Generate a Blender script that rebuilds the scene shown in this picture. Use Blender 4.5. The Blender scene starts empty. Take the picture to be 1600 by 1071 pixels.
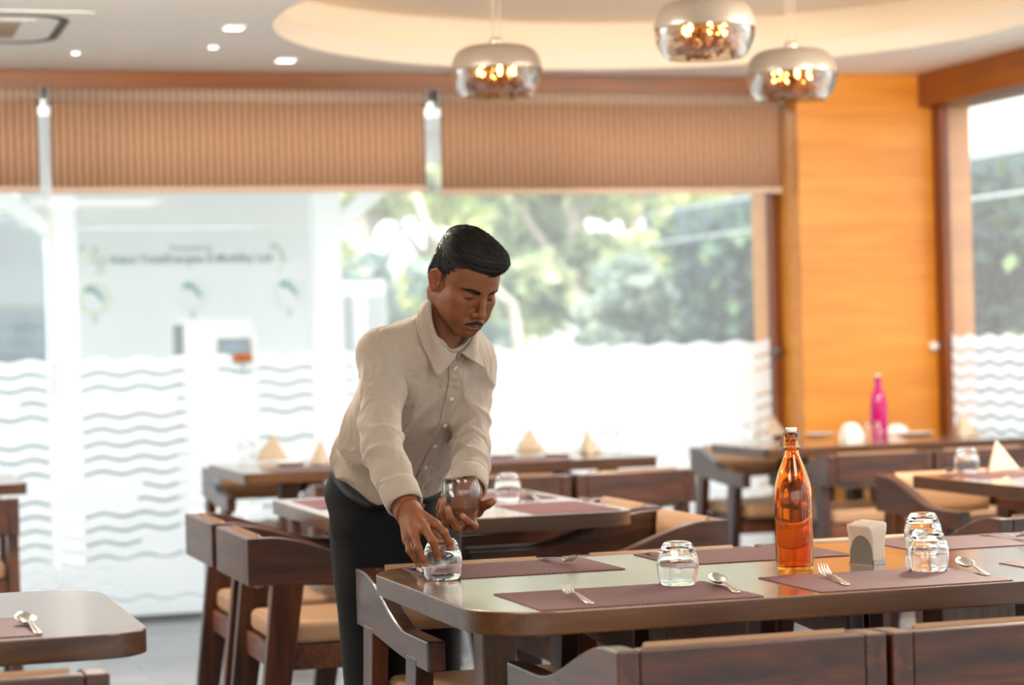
import bpy, bmesh, math, random
import numpy as np
from mathutils import Vector, Matrix

# ------------------------------------------------------------------ camera, sky, sun, fill lights, exposure
SC = bpy.context.scene
COL = SC.collection
PI = math.pi
YAW, ROLL, FPX, EYE = math.radians(17.3), 0.0265, 3500.0, 1.25
CR = np.array([math.cos(YAW), -math.sin(YAW), 0.0])      # camera right on the level
CF = np.array([math.sin(YAW), math.cos(YAW), 0.0])       # camera forward
CZ = np.array([0.0, 0.0, 1.0])
cam_data = bpy.data.cameras.new('camera')
cam_data.sensor_width = 36.0
cam_data.lens = FPX * 36.0 / 1600.0
cam_data.clip_start, cam_data.clip_end = 0.05, 300.0
cam_data.dof.use_dof = True
cam_data.dof.focus_distance = 4.78
cam_data.dof.aperture_fstop = 3.0
cam_data.dof.aperture_blades = 0
cam = bpy.data.objects.new('camera', cam_data)
COL.objects.link(cam)
_r = CR * math.cos(ROLL) - CZ * math.sin(ROLL)
_u = CR * math.sin(ROLL) + CZ * math.cos(ROLL)
_b = -CF
cam.matrix_world = Matrix(((_r[0], _u[0], _b[0], 0), (_r[1], _u[1], _b[1], 0), (_r[2], _u[2], _b[2], EYE), (0, 0, 0, 1)))
SC.camera = cam

wd = bpy.data.worlds.new('sky')
SC.world = wd
wd.use_nodes = True
wn = wd.node_tree.nodes
bg = wn['Background']
bg.inputs['Color'].default_value = (0.92, 0.96, 1.0, 1)
bg.inputs['Strength'].default_value = 1.5

sun_d = bpy.data.lights.new('sun', 'SUN')
sun_d.energy = 3.2
sun_d.angle = math.radians(1.5)
sun_d.color = (1.0, 0.93, 0.80)
sun = bpy.data.objects.new('sun', sun_d)
COL.objects.link(sun)
sun.rotation_euler = (math.radians(33), 0, math.radians(-30))

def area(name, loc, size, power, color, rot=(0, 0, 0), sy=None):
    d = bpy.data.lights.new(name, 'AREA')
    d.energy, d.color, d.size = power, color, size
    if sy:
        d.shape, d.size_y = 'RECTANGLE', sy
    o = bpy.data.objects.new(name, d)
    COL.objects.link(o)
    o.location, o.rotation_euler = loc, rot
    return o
# added fill lights out of view, without fixtures: points and downward panels
def fill_point(loc, power, r=0.14):
    d = bpy.data.lights.new('fill_light', 'POINT')
    d.energy, d.color, d.shadow_soft_size = power, (1.0, 0.88, 0.74), r
    o = bpy.data.objects.new('fill_light', d); COL.objects.link(o); o.location = loc
for _l in ((-1.2, 6.8, 2.43), (1.0, 6.8, 2.43), (3.9, 6.3, 2.42), (5.1, 6.9, 2.43)):
    fill_point(_l, 66, 0.10)
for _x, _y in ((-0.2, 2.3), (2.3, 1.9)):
    area('fill_panel', (_x, _y, 2.53), 1.1, 24, (1.0, 0.92, 0.82))  # unseen panels added to fill the man and table from the front

SC.view_settings.view_transform = 'Standard'
SC.view_settings.look = 'None'
SC.view_settings.gamma = 1.0
SC.view_settings.use_curve_mapping = False
SC.view_settings.exposure = 1.2
cy = SC.cycles
cy.use_denoising = True
cy.max_bounces, cy.diffuse_bounces, cy.glossy_bounces = 14, 5, 6
cy.transmission_bounces, cy.transparent_max_bounces = 14, 24
cy.caustics_reflective = False
cy.caustics_refractive = True
cy.blur_glossy = 0.6
cy.sample_clamp_indirect = 6.0

# ------------------------------------------------------------------ pixel -> room helpers
def ray(px, py):
    u, v = px - 800.0, py - 535.0
    c, s = math.cos(ROLL), math.sin(ROLL)
    return CR * (c * u - s * v) + CF * FPX - CZ * (s * u + c * v)
def at(px, py, z):
    d = ray(px, py); return np.array([0, 0, EYE]) + d * ((z - EYE) / d[2])
def at_y(px, py, y):
    d = ray(px, py); return np.array([0, 0, EYE]) + d * (y / d[1])
def at_x(px, py, x):
    d = ray(px, py); return np.array([0, 0, EYE]) + d * (x / d[0])
def at_d(px, py, dep):
    return np.array([0, 0, EYE]) + ray(px, py) * (dep / FPX)

# ------------------------------------------------------------------ materials
def lin(h):
    h = h.lstrip('#')
    out = []
    for i in (0, 2, 4):
        c = int(h[i:i + 2], 16) / 255
        out.append(c / 12.92 if c <= 0.04045 else ((c + 0.055) / 1.055) ** 2.4)
    return (*out, 1.0)
class NT:
    def __init__(self, name):
        self.m = bpy.data.materials.new(name)
        self.m.use_nodes = True
        self.t = self.m.node_tree
        self.n = self.t.nodes
        self.n.clear()
        self.out = self.n.new('ShaderNodeOutputMaterial')
    def new(self, typ, **kw):
        nd = self.n.new('ShaderNode' + typ)
        for k, v in kw.items():
            if k.startswith('_'):
                setattr(nd, k[1:], v)
            else:
                nd.inputs[k.replace('__', ' ')].default_value = v
        return nd
    def ln(self, a, b, ia=0, ib=0):
        self.t.links.new(a.outputs[ia], b.inputs[ib])
    def ramp(self, stops, interp='LINEAR'):
        r = self.n.new('ShaderNodeValToRGB')
        r.color_ramp.interpolation = interp
        el = r.color_ramp.elements
        while len(el) < len(stops):
            el.new(0.5)
        for e, (p, c) in zip(el, stops):
            e.position, e.color = p, c
        return r
    def bsdf(self, **kw):
        p = self.n.new('ShaderNodeBsdfPrincipled')
        for k, v in kw.items():
            p.inputs[k.replace('__', ' ')].default_value = v
        self.ln(p, self.out)
        return p
    def coord(self, scale=(1, 1, 1), rot=(0, 0, 0), out='Object'):
        tc = self.n.new('ShaderNodeTexCoord')
        mp = self.n.new('ShaderNodeMapping')
        mp.inputs['Scale'].default_value = scale
        mp.inputs['Rotation'].default_value = rot
        self.t.links.new(tc.outputs[out], mp.inputs[0])
        return mp
    def bump(self, src, strength, dist, bsdf, out=0):
        b = self.n.new('ShaderNodeBump')
        b.inputs['Strength'].default_value = strength
        b.inputs['Distance'].default_value = dist
        self.t.links.new(src.outputs[out], b.inputs['Height'])
        self.t.links.new(b.outputs[0], bsdf.inputs['Normal'])

def plain(name, color, rough=0.5, metal=0.0, **kw):
    t = NT(name)
    t.bsdf(Base__Color=color if len(color) == 4 else (*color, 1), Roughness=rough, Metallic=metal, **kw)
    return t.m

def wood(name, dark, mid, light, axis=0, rough=0.35, grain=26.0, along=1.6, coat=0.0, bump=0.15, contrast=1.0):
    t = NT(name)
    sc = [grain] * 3; sc[axis] = along
    mp = t.coord(tuple(sc))
    n1 = t.new('TexNoise', Scale=1.0, Detail=6.0, Roughness=0.62, Distortion=1.1)
    t.ln(mp, n1)
    sc2 = [5.0] * 3; sc2[axis] = 1.0
    mp2 = t.coord(tuple(sc2))
    n2 = t.new('TexNoise', Scale=1.0, Detail=3.0, Roughness=0.55, Distortion=0.8)
    t.ln(mp2, n2)
    mx = t.new('Math', _operation='MULTIPLY_ADD')
    t.ln(n1, mx, 0, 0); mx.inputs[1].default_value = 0.55
    m2 = t.new('Math', _operation='MULTIPLY'); t.ln(n2, m2, 0, 0); m2.inputs[1].default_value = 0.45
    t.ln(m2, mx, 0, 2)
    w = 0.17 / contrast
    r = t.ramp([(0.5 - w, lin(dark)), (0.5, lin(mid)), (0.5 + w, lin(light))])
    t.ln(mx, r)
    p = t.bsdf(Roughness=rough)
    if coat:
        p.inputs['Coat Weight'].default_value = coat
        p.inputs['Coat Roughness'].default_value = 0.12
    t.ln(r, p, 0, 0)
    if bump:
        t.bump(n1, bump, 0.002, p)
    return t.m

# ------------------------------------------------------------------ mesh building
class MB:
    def __init__(self):
        self.v, self.f, self.mi, self.sm = [], [], [], []
    def add(self, verts, faces, mi=0, smooth=False):
        o = len(self.v)
        self.v += [tuple(map(float, p)) for p in verts]
        for f in faces:
            self.f.append(tuple(i + o for i in f)); self.mi.append(mi); self.sm.append(smooth)
        return self
    def box(self, lo, hi, mi=0):
        (a, b, c), (d, e, f) = lo, hi
        return self.add([(a, b, c), (d, b, c), (d, e, c), (a, e, c), (a, b, f), (d, b, f), (d, e, f), (a, e, f)],
                        [(0, 3, 2, 1), (4, 5, 6, 7), (0, 1, 5, 4), (1, 2, 6, 5), (2, 3, 7, 6), (3, 0, 4, 7)], mi)
    def hexa(self, bot, top, mi=0):      # four bottom corners (ccw from above) and four top ones
        return self.add(list(bot) + list(top), [(0, 3, 2, 1), (4, 5, 6, 7), (0, 1, 5, 4), (1, 2, 6, 5), (2, 3, 7, 6), (3, 0, 4, 7)], mi)
    def prism(self, poly, h0, h1, axis=2, mi=0, smooth=False):   # polygon (ccw) in the two other axes, extruded along axis
        n = len(poly)
        def mkp(p, h):
            if axis == 2: return (p[0], p[1], h)
            if axis == 0: return (h, p[0], p[1])
            return (p[1], h, p[0])
        vs = [mkp(p, h0) for p in poly] + [mkp(p, h1) for p in poly]
        self.add(vs, [tuple(range(n - 1, -1, -1)), tuple(range(n, 2 * n))], mi)
        o = len(self.v) - 2 * n
        for i in range(n):
            j = (i + 1) % n
            self.f.append((o + i, o + j, o + n + j, o + n + i)); self.mi.append(mi); self.sm.append(smooth)
        return self
    def lathe(self, prof, seg=32, mi=0, center=(0, 0, 0), smooth=True, mod=None, close=False):
        vs, fs = [], []
        n = len(prof)
        for i in range(seg):
            a = 2 * PI * i / seg
            for (r, z) in prof:
                k = mod(a, r, z) if mod else 1.0
                vs.append((center[0] + r * k * math.cos(a), center[1] + r * k * math.sin(a), center[2] + z))
        m = n if close else n - 1
        for i in range(seg):
            i2 = (i + 1) % seg
            for j in range(m):
                j2 = (j + 1) % n
                fs.append((i * n + j, i2 * n + j, i2 * n + j2, i * n + j2))
        return self.add(vs, fs, mi, smooth)
    def tube(self, path, rad, seg=8, mi=0, caps=True, smooth=True, flat=1.0, up=None):
        path = [Vector(p) for p in path]
        n = len(path)
        rs = [rad] * n if isinstance(rad, (int, float)) else list(rad)
        vs, fs = [], []
        nrm = None
        for i, p in enumerate(path):
            t = (path[min(i + 1, n - 1)] - path[max(i - 1, 0)])
            t = t.normalized() if t.length > 1e-9 else Vector((0, 0, 1))
            if nrm is None:
                a = Vector(up) if up else (Vector((0, 0, 1)) if abs(t.z) < 0.9 else Vector((1, 0, 0)))
                nrm = (a - t * a.dot(t)).normalized()
            else:
                nrm = (nrm - t * nrm.dot(t))
                nrm = nrm.normalized() if nrm.length > 1e-6 else t.orthogonal().normalized()
            bn = t.cross(nrm)
            for k in range(seg):
                a = 2 * PI * k / seg
                vs.append(p + nrm * (math.cos(a) * rs[i] * flat) + bn * (math.sin(a) * rs[i]))
        for i in range(n - 1):
            for k in range(seg):
                k2 = (k + 1) % seg
                fs.append((i * seg + k, i * seg + k2, (i + 1) * seg + k2, (i + 1) * seg + k))
        if caps:
            fs.append(tuple(range(seg - 1, -1, -1)))
            fs.append(tuple((n - 1) * seg + k for k in range(seg)))
        return self.add(vs, fs, mi, smooth)
    def sphere(self, c, r, seg=12, rings=8, mi=0):
        r = (r, r, r) if isinstance(r, (int, float)) else r
        vs = [(c[0], c[1], c[2] + r[2])]
        for i in range(1, rings):
            th = PI * i / rings
            for k in range(seg):
                a = 2 * PI * k / seg
                vs.append((c[0] + r[0] * math.sin(th) * math.cos(a), c[1] + r[1] * math.sin(th) * math.sin(a), c[2] + r[2] * math.cos(th)))
        vs.append((c[0], c[1], c[2] - r[2]))
        fs = [(0, 1 + k, 1 + (k + 1) % seg) for k in range(seg)]
        for i in range(rings - 2):
            a, b = 1 + i * seg, 1 + (i + 1) * seg
            fs += [(a + k, b + k, b + (k + 1) % seg, a + (k + 1) % seg) for k in range(seg)]
        l = len(vs) - 1; b = 1 + (rings - 2) * seg
        fs += [(l, b + (k + 1) % seg, b + k) for k in range(seg)]
        return self.add(vs, fs, mi, True)
    def grid(self, pts, mi=0, smooth=True, flip=False, closed=False):   # pts[i][j]
        n, m = len(pts), len(pts[0])
        vs = [p for row in pts for p in row]
        fs = []
        for i in range(n if closed else n - 1):
            i2 = (i + 1) % n
            for j in range(m - 1):
                q = (i * m + j, i2 * m + j, i2 * m + j + 1, i * m + j + 1)
                fs.append(q[::-1] if flip else q)
        return self.add(vs, fs, mi, smooth)
    def build(self, name, mats, parent=None, bevel=0, segs=2, solid=0, weld=False, auto=None, subsurf=0, solid_off=0.0):
        me = bpy.data.meshes.new(name)
        me.from_pydata(self.v, [], self.f)
        if not isinstance(mats, (list, tuple)):
            mats = [mats]
        for m in mats:
            me.materials.append(m)
        me.polygons.foreach_set('material_index', self.mi)
        me.polygons.foreach_set('use_smooth', self.sm)
        me.update()
        if weld or auto is not None:
            b = bmesh.new(); b.from_mesh(me)
            if weld:
                bmesh.ops.remove_doubles(b, verts=b.verts, dist=1e-5)
                bmesh.ops.recalc_face_normals(b, faces=b.faces)
            b.to_mesh(me); b.free()
        o = bpy.data.objects.new(name, me)
        COL.objects.link(o)
        if parent:
            o.parent = parent
        if solid:
            md = o.modifiers.new('thickness', 'SOLIDIFY'); md.thickness = solid; md.offset = solid_off
        if bevel:
            md = o.modifiers.new('bevel', 'BEVEL'); md.width = bevel; md.segments = segs; md.limit_method = 'ANGLE'; md.angle_limit = math.radians(40)
        if subsurf:
            md = o.modifiers.new('subsurf', 'SUBSURF'); md.levels = md.render_levels = subsurf
        return o

def tag(o, label, cat, group=None, kind=None):
    if label: o['label'] = label
    if cat: o['category'] = cat
    if group: o['group'] = group
    if kind: o['kind'] = kind
    return o
def thing(name, label, cat, loc=(0, 0, 0), rz=0.0, group=None):
    o = bpy.data.objects.new(name, None)
    COL.objects.link(o)
    o.empty_display_size = 0.1
    o.location, o.rotation_euler = loc, (0, 0, rz)
    return tag(o, label, cat, group)
def struct(o):
    o['kind'] = 'structure'
    return o
def copy_tree(o, parent=None):
    c = o.copy()
    COL.objects.link(c)
    if parent:
        c.parent = parent
    for ch in list(o.children):
        copy_tree(ch, c)
    return c
def dup(o, loc, rz=None, label=None, group=None):
    c = copy_tree(o)
    c.location = loc
    if rz is not None:
        c.rotation_euler = (c.rotation_euler[0], c.rotation_euler[1], rz)
    if label: c['label'] = label
    if group: c['group'] = group
    return c
def rrect(x0, y0, x1, y1, rads, seg=8):        # rads: corners (x0,y0),(x1,y0),(x1,y1),(x0,y1), ccw
    pts = []
    for (cx, cy_, a0, r) in ((x0, y0, PI, rads[0]), (x1, y0, 1.5 * PI, rads[1]), (x1, y1, 0, rads[2]), (x0, y1, 0.5 * PI, rads[3])):
        sx = 1 if cx == x0 else -1; sy = 1 if cy_ == y0 else -1
        ox, oy = cx + sx * r, cy_ + sy * r
        if r < 1e-4:
            pts.append((cx, cy_)); continue
        for k in range(seg + 1):
            a = a0 + 0.5 * PI * k / seg
            pts.append((ox + r * math.cos(a), oy + r * math.sin(a)))
    return pts
# ------------------------------------------------------------------ the palette
CHAIR_X = wood('walnut_grain_across', '#1c0c05', '#4a230d', '#7c4019', 0, rough=0.44, grain=20, along=2.2, coat=0.22, contrast=1.25)
CHAIR_Y = wood('walnut_grain_along', '#160a05', '#3a1b0b', '#663214', 1, rough=0.42, grain=20, along=2.2, coat=0.35)
CHAIR_Z = wood('walnut_grain_upright', '#150a05', '#371a0b', '#5c2f13', 2, rough=0.32, grain=22, along=2.0)
TABLE_X = wood('table_walnut', '#5a3d2a', '#7d5a40', '#9b7657', 0, rough=0.2, grain=30, along=1.1, coat=0.6, bump=0.05)
TABLE_EDGE = wood('table_edge_walnut', '#2f1a0d', '#4a2b13', '#63401f', 0, rough=0.32, grain=24, along=1.2, coat=0.1, bump=0.05)
TABLE_Z = wood('table_post_walnut', '#3a2416', '#5a3b25', '#765133', 2, rough=0.4, grain=34, along=0.8)
ORANGE_X = wood('honey_veneer', '#c57820', '#d68a2a', '#e29a3c', 0, rough=0.33, grain=9, along=0.7, bump=0.0)
ORANGE_Z = wood('honey_veneer_upright', '#cc7c22', '#de8f2e', '#e99f40', 2, rough=0.33, grain=9, along=0.7, bump=0.0)
BEAM_W = wood('beam_wood', '#6f3a0a', '#824710', '#925418', 0, rough=0.36, grain=9, along=0.5, bump=0.0)
BEAM_Y = wood('beam_wood_along', '#7a3f0a', '#8c4c10', '#9c5a18', 1, rough=0.36, grain=9, along=0.5, bump=0.0)
LEATHER = NT('tan_leather')
_p = LEATHER.bsdf(Base__Color=lin('#ab8563'), Roughness=0.45)
_n = LEATHER.new('TexNoise', Scale=260.0, Detail=2.0); LEATHER.bump(_n, 0.12, 0.001, _p); LEATHER = LEATHER.m
STEEL = plain('brushed_steel', lin('#d8d2ca'), 0.22, 1.0)
STEEL_DARK = plain('dark_steel', lin('#9a948c'), 0.34, 1.0)
WHITE_PAINT = plain('white_paint', lin('#f3f1ec'), 0.5)
WHITE_CER = plain('white_ceramic', lin('#f6f3ee'), 0.18)
BLACK = plain('black_plastic', lin('#1b1a19'), 0.4)
GREY_METAL = plain('grey_metal', lin('#6a6866'), 0.4, 0.6)

def glass(name, color, rough=0.0, ior=1.45):
    t = NT(name)
    t.bsdf(Base__Color=color, Roughness=rough, IOR=ior, Transmission__Weight=1.0)
    return t.m
CLEAR = glass('clear_glass', (0.98, 0.985, 0.98, 1))
AMBER = glass('orange_glass', (1.0, 0.43, 0.055, 1))
PINK = NT('magenta_glass'); PINK.bsdf(Base__Color=lin('#d8007e'), Roughness=0.12, Transmission__Weight=0.3); PINK = PINK.m
def pane_mat(name, tint):
    t = NT(name)
    tr = t.new('BsdfTransparent', Color=tint)
    gl = t.new('BsdfGlossy', Color=(1, 1, 1, 1), Roughness=0.0)
    lw = t.new('LayerWeight', Blend=0.5)
    pw = t.new('Math', _operation='POWER'); t.ln(lw, pw, 1, 0); pw.inputs[1].default_value = 5.0
    fr = t.new('Math', _operation='MULTIPLY_ADD'); t.ln(pw, fr, 0, 0); fr.inputs[1].default_value = 0.7; fr.inputs[2].default_value = 0.012
    mx = t.new('MixShader')
    t.ln(fr, mx, 0, 0); t.ln(tr, mx, 0, 1); t.ln(gl, mx, 0, 2)
    du = t.new('BsdfTranslucent', Color=(0.95, 0.96, 0.95, 1)); m2 = t.new('MixShader', Fac=0.10)     # pale veil mixed in as washed-out haze over the outdoor view
    t.ln(mx, m2, 0, 1); t.ln(du, m2, 0, 2); t.ln(m2, t.out)
    return t.m
PANE = pane_mat('window_glass', (0.97, 0.985, 0.98, 1))
def film_mat():
    t = NT('frosted_film')
    a = t.new('BsdfTranslucent', Color=(0.95, 0.96, 0.97, 1))
    b = t.new('BsdfDiffuse', Color=(0.93, 0.94, 0.95, 1))
    m1 = t.new('MixShader', Fac=0.25)
    t.ln(a, m1, 0, 1); t.ln(b, m1, 0, 2); t.ln(m1, t.out)
    return t.m
FILM = film_mat()
def cloth_trans(name, base, fac, stripes=None):
    t = NT(name)
    d = t.new('BsdfDiffuse'); tr = t.new('BsdfTranslucent'); mx = t.new('MixShader', Fac=fac)
    if stripes:
        mp = t.coord((1, 1, 1))
        wv = t.new('TexWave', Scale=stripes[0], Distortion=0.6, Detail=1.0, Detail__Scale=2.0)
        wv.wave_type, wv.bands_direction = 'BANDS', 'X'
        t.ln(mp, wv)
        mp2 = t.coord((260, 260, 60)); n = t.new('TexNoise', Scale=1.0, Detail=2.0); t.ln(mp2, n)
        ad = t.new('Math', _operation='MULTIPLY_ADD'); t.ln(n, ad, 0, 0); ad.inputs[1].default_value = 0.35; t.ln(wv, ad, 0, 2)
        r = t.ramp([(0.15, stripes[1]), (0.62, base)])
        t.ln(ad, r); t.ln(r, d, 0, 0); t.ln(r, tr, 0, 0)
    else:
        d.inputs[0].default_value = base; tr.inputs[0].default_value = base
    t.ln(d, mx, 0, 1); t.ln(tr, mx, 0, 2); t.ln(mx, t.out)
    return t.m
BLIND = cloth_trans('woven_blind_cloth', lin('#d8b294'), 0.35, (9.4, lin('#8f6c54')))
BLIND_ROLL = cloth_trans('rolled_blind_cloth', lin('#b39a88'), 0.0, (9.4, lin('#7c6253')))
NAPKIN = cloth_trans('beige_napkin_cloth', lin('#d9c8b0'), 0.15)
PAPER = cloth_trans('paper_napkin', lin('#f3e6d6'), 0.25)

def mat_weave():
    t = NT('woven_plum_mat')
    mp = t.coord((1, 1, 1))
    ck = t.new('TexChecker', Scale=230.0, Color1=lin('#804a4e'), Color2=lin('#45272b'))
    t.ln(mp, ck)
    n = t.new('TexNoise', Scale=420.0, Detail=2.0)
    mx = t.new('Mix'); mx.data_type = 'RGBA'; mx.blend_type = 'MULTIPLY'; mx.inputs[0].default_value = 0.35
    t.t.links.new(ck.outputs[0], mx.inputs[6]); t.t.links.new(n.outputs[0], mx.inputs[7])
    p = t.bsdf(Roughness=0.5, Specular__IOR__Level=0.3)
    t.t.links.new(mx.outputs[2], p.inputs[0])
    t.bump(ck, 0.35, 0.0012, p, 1)
    return t.m
MATW = mat_weave()
def floor_mat():
    t = NT('grey_plank_floor')
    mp = t.coord((1, 1, 1), (0, 0, 0))
    br = t.new('TexBrick', Scale=1.0, Color1=lin('#91969c'), Color2=lin('#7e848b'), Mortar=lin('#4e5257'), Mortar__Size=0.003, Brick__Width=1.2, Row__Height=0.15)
    br.offset = 0.37
    t.ln(mp, br)
    mp2 = t.coord((1.5, 30, 30)); n = t.new('TexNoise', Scale=1.0, Detail=4.0); t.ln(mp2, n)
    mx = t.new('Mix'); mx.data_type = 'RGBA'; mx.blend_type = 'OVERLAY'; mx.inputs[0].default_value = 0.4
    t.t.links.new(br.outputs[0], mx.inputs[6]); t.t.links.new(n.outputs[0], mx.inputs[7])
    p = t.bsdf(Roughness=0.24)
    t.t.links.new(mx.outputs[2], p.inputs[0])
    return t.m
FLOOR = floor_mat()
CEIL = plain('ceiling_paint', lin('#f6f2ea'), 0.7)
COVE = plain('cove_cream_paint', lin('#f4e6d2'), 0.7)
WALLP = plain('wall_paint', lin('#e8ddcc'), 0.7)

# ------------------------------------------------------------------ the room
ZC = 2.55
XL, XR, YB, YW = -4.2, 5.47, -3.2, 10.5
m = MB(); m.box((XL, YB, -0.06), (XR + 0.06, YW + 0.06, 0.0)); struct(m.build('floor', FLOOR))
# ceiling with a round opening
CXC, CYC, RC = 3.36, 8.55, 1.6
def ceiling():
    m = MB(); N = 96
    ring = [(CXC + RC * math.cos(2 * PI * i / N), CYC + RC * math.sin(2 * PI * i / N)) for i in range(N)]
    x0, x1, y0, y1 = XL, XR + 0.25, YB, YW + 0.25
    def proj(a):
        c, s = math.cos(a), math.sin(a)
        tx = ((x1 if c > 0 else x0) - CXC) / c if abs(c) > 1e-9 else 1e9
        ty = ((y1 if s > 0 else y0) - CYC) / s if abs(s) > 1e-9 else 1e9
        t = min(tx, ty)
        return (CXC + t * c, CYC + t * s)
    angs = sorted(set([2 * PI * i / N for i in range(N)] + [math.atan2(yy - CYC, xx - CXC) % (2 * PI) for xx in (x0, x1) for yy in (y0, y1)]))
    vi, vo = [], []
    for a in angs:
        vi.append((CXC + RC * math.cos(a), CYC + RC * math.sin(a), ZC)); q = proj(a); vo.append((q[0], q[1], ZC))
    n = len(angs)
    m.add(vi + vo, [(i, n + i, n + (i + 1) % n, (i + 1) % n)[::-1] for i in range(n)])
    return struct(m.build('ceiling', CEIL))
ceiling()
m = MB()      # round cove: lip, warm recess wall, inner ceiling disc
def ringwall(m, r0, z0, r1, z1, mi=0, N=96, flip=False):
    vs = []
    for i in range(N):
        a = 2 * PI * i / N
        vs += [(CXC + r0 * math.cos(a), CYC + r0 * math.sin(a), z0), (CXC + r1 * math.cos(a), CYC + r1 * math.sin(a), z1)]
    fs = [(2 * i, 2 * ((i + 1) % N), 2 * ((i + 1) % N) + 1, 2 * i + 1) for i in range(N)]
    m.add(vs, fs, mi, True)
ringwall(m, RC, ZC, RC - 0.03, ZC + 0.085)
ringwall(m, RC - 0.03, ZC + 0.085, RC + 0.12, ZC + 0.087)
ringwall(m, RC + 0.12, ZC + 0.087, RC + 0.10, ZC + 0.235)
_N = 96
m.add([(CXC + (RC + 0.10) * math.cos(2 * PI * i / _N), CYC + (RC + 0.10) * math.sin(2 * PI * i / _N), ZC + 0.235) for i in range(_N)], [tuple(range(_N))])
struct(m.build('ceiling_recess', COVE))
LED = NT('warm_led'); _e = LED.new('Emission', Color=(1.0, 0.80, 0.58, 1), Strength=0.5); LED.ln(_e, LED.out); LED = LED.m
m = MB(); ringwall(m, RC + 0.035, ZC + 0.095, RC + 0.06, ZC + 0.095)
struct(m.build('trim_5', LED))
m = MB(); m.box((XL - 0.1, YB, 0), (XL, YW + 0.06, ZC)); struct(m.build('wall_left', WALLP))
# the wall behind the camera is glazed like the others: piers, sill and head
m = MB()
m.box((XL, YB - 0.15, 0), (XR, YB, 0.5)); m.box((XL, YB - 0.15, 2.2), (XR, YB, ZC))
for _x in (XL, 0.6, XR - 0.3):
    m.box((_x, YB - 0.15, 0.5), (_x + 0.3, YB, 2.2))
struct(m.build('wall_front', WALLP))
m = MB(); m.box((XL - 0.1, YB - 2.2, ZC + 0.30), (XR + 0.3, YW + 0.3, ZC + 0.5)); struct(m.build('roof', CEIL))  # front overhang added to keep the sun off the floor behind the camera
# fascia closing the edge of the roof above the glass
m = MB(); m.box((XL, YW + 0.06, 2.44), (XR + 0.3, YW + 0.12, ZC + 0.3)); struct(m.build('wall_back', WHITE_PAINT))
m = MB(); m.box((XR + 0.19, YB, 2.40), (XR + 0.25, YW + 0.06, ZC + 0.3)); struct(m.build('wall_right', WHITE_PAINT))
# beams
m = MB(); m.box((XL, 10.38, 2.468), (4.70, YW + 0.06, ZC)); struct(m.build('trim_1', BEAM_W, bevel=0.004))
m = MB(); m.box((5.36, YB, 2.385), (XR + 0.19, 10.2, ZC)); struct(m.build('trim_2', BEAM_Y, bevel=0.004))
# corner column
m = MB(); m.box((4.69, 10.2, 0), (5.65, 10.80, ZC)); 
struct(m.build('column', ORANGE_X, bevel=0.006))
m = MB(); m.box((4.645, 10.44, 0), (4.688, 10.52, 2.468)); m.box((5.432, 10.10, 0), (5.475, 10.198, 2.385)); struct(m.build('trim_3', wood('dark_frame_wood', '#5c2c0c', '#7a3d12', '#8c4a1a', 2, grain=12), bevel=0.003))
m = MB(); m.box((XL, 10.46, 0), (4.64, 10.54, 0.022)); m.box((5.43, YB, 0), (5.51, 10.10, 0.022)); struct(m.build('trim_4', plain('floor_channel', lin('#7a7f80'), 0.4, 0.5)))
# baseboard-less panes: the glazing, one thing per pane, with its film and clamp
def waves(m, u0, u1, ztop, phase, skip, to3):
    # frosted strips with wavy clear gaps between them
    pitch, gap, amp, wl = 0.0655, 0.0145, 0.0085, 0.190
    n = max(8, int((u1 - u0) / 0.012)); rows = int(ztop / pitch)
    for k in range(rows):
        zt = ztop - k * pitch; zb = zt - pitch
        pts = []
        for i in range(n + 1):
            u = u0 + (u1 - u0) * i / n
            w = amp * math.sin(2 * PI * (u / wl) + phase)
            top = zt + w - (gap if k and not skip(k - 1, u) else 0.0)
            bot = zb + w
            if k == rows - 1: bot = 0.024
            pts.append([to3(u, max(bot, 0.024)), to3(u, max(top, 0.025))])
        m.grid(pts, smooth=False)
rnd = random.Random(7)
edges = [-4.15, -3.35, -2.47, -1.59, -0.71, 0.17, 1.05, 1.93, 2.85, 3.77, 4.645]
for i in range(len(edges) - 1):
    a, b = edges[i] + 0.002, edges[i + 1] - 0.002
    g = MB(); g.box((a, 10.494, 0.022), (b, 10.506, 2.468))
    w = struct(g.build('window_%d' % (i + 1), PANE))
    ph = rnd.uniform(0, 6.28)
    brk = [(rnd.randrange(2, 17), rnd.uniform(a, b), rnd.uniform(0.15, 0.4)) for _ in range(7)]
    f = MB(); waves(f, a + 0.001, b - 0.001, 1.225, ph, lambda k, u, brk=brk: any(k == q[0] and abs(u - q[1]) < q[2] for q in brk), lambda u, z: (u, 10.492, z))
    f.build('film', FILM, w)
m = MB(); m.box((1.888, 10.476, 1.195), (1.975, 10.524, 1.232)); m.box((1.900, 10.470, 1.205), (1.962, 10.530, 1.222))
struct(m.build('window_clamp', plain('copper_clamp', lin('#b0622c'), 0.35, 0.5), bevel=0.003))
redges = [10.10, 9.1, 8.1, 7.1, 5.9, 4.7, 3.5, 2.3, 1.1, -0.1, -1.3, -3.1]
for i in range(len(redges) - 1):
    b, a = redges[i] - 0.002, redges[i + 1] + 0.002
    g = MB(); g.box((5.464, a, 0.022), (5.476, b, 2.385))
    w = struct(g.build('window_%d' % (i + 11), PANE))
    f = MB(); waves(f, a + 0.001, b - 0.001, 1.225, 0.4, lambda k, u: False, lambda u, z: (5.462, u, z))
    f.build('film', FILM, w)
m = MB(); m.lathe([(0, 0), (0.022, 0), (0.022, 0.03), (0, 0.03)], 16, center=(0, 0, 0)); o = m.build('glass_holder', GREY_METAL); o.rotation_euler = (PI / 2, 0, 0); o.location = (4.655, 10.44, 1.17); struct(o)
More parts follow.
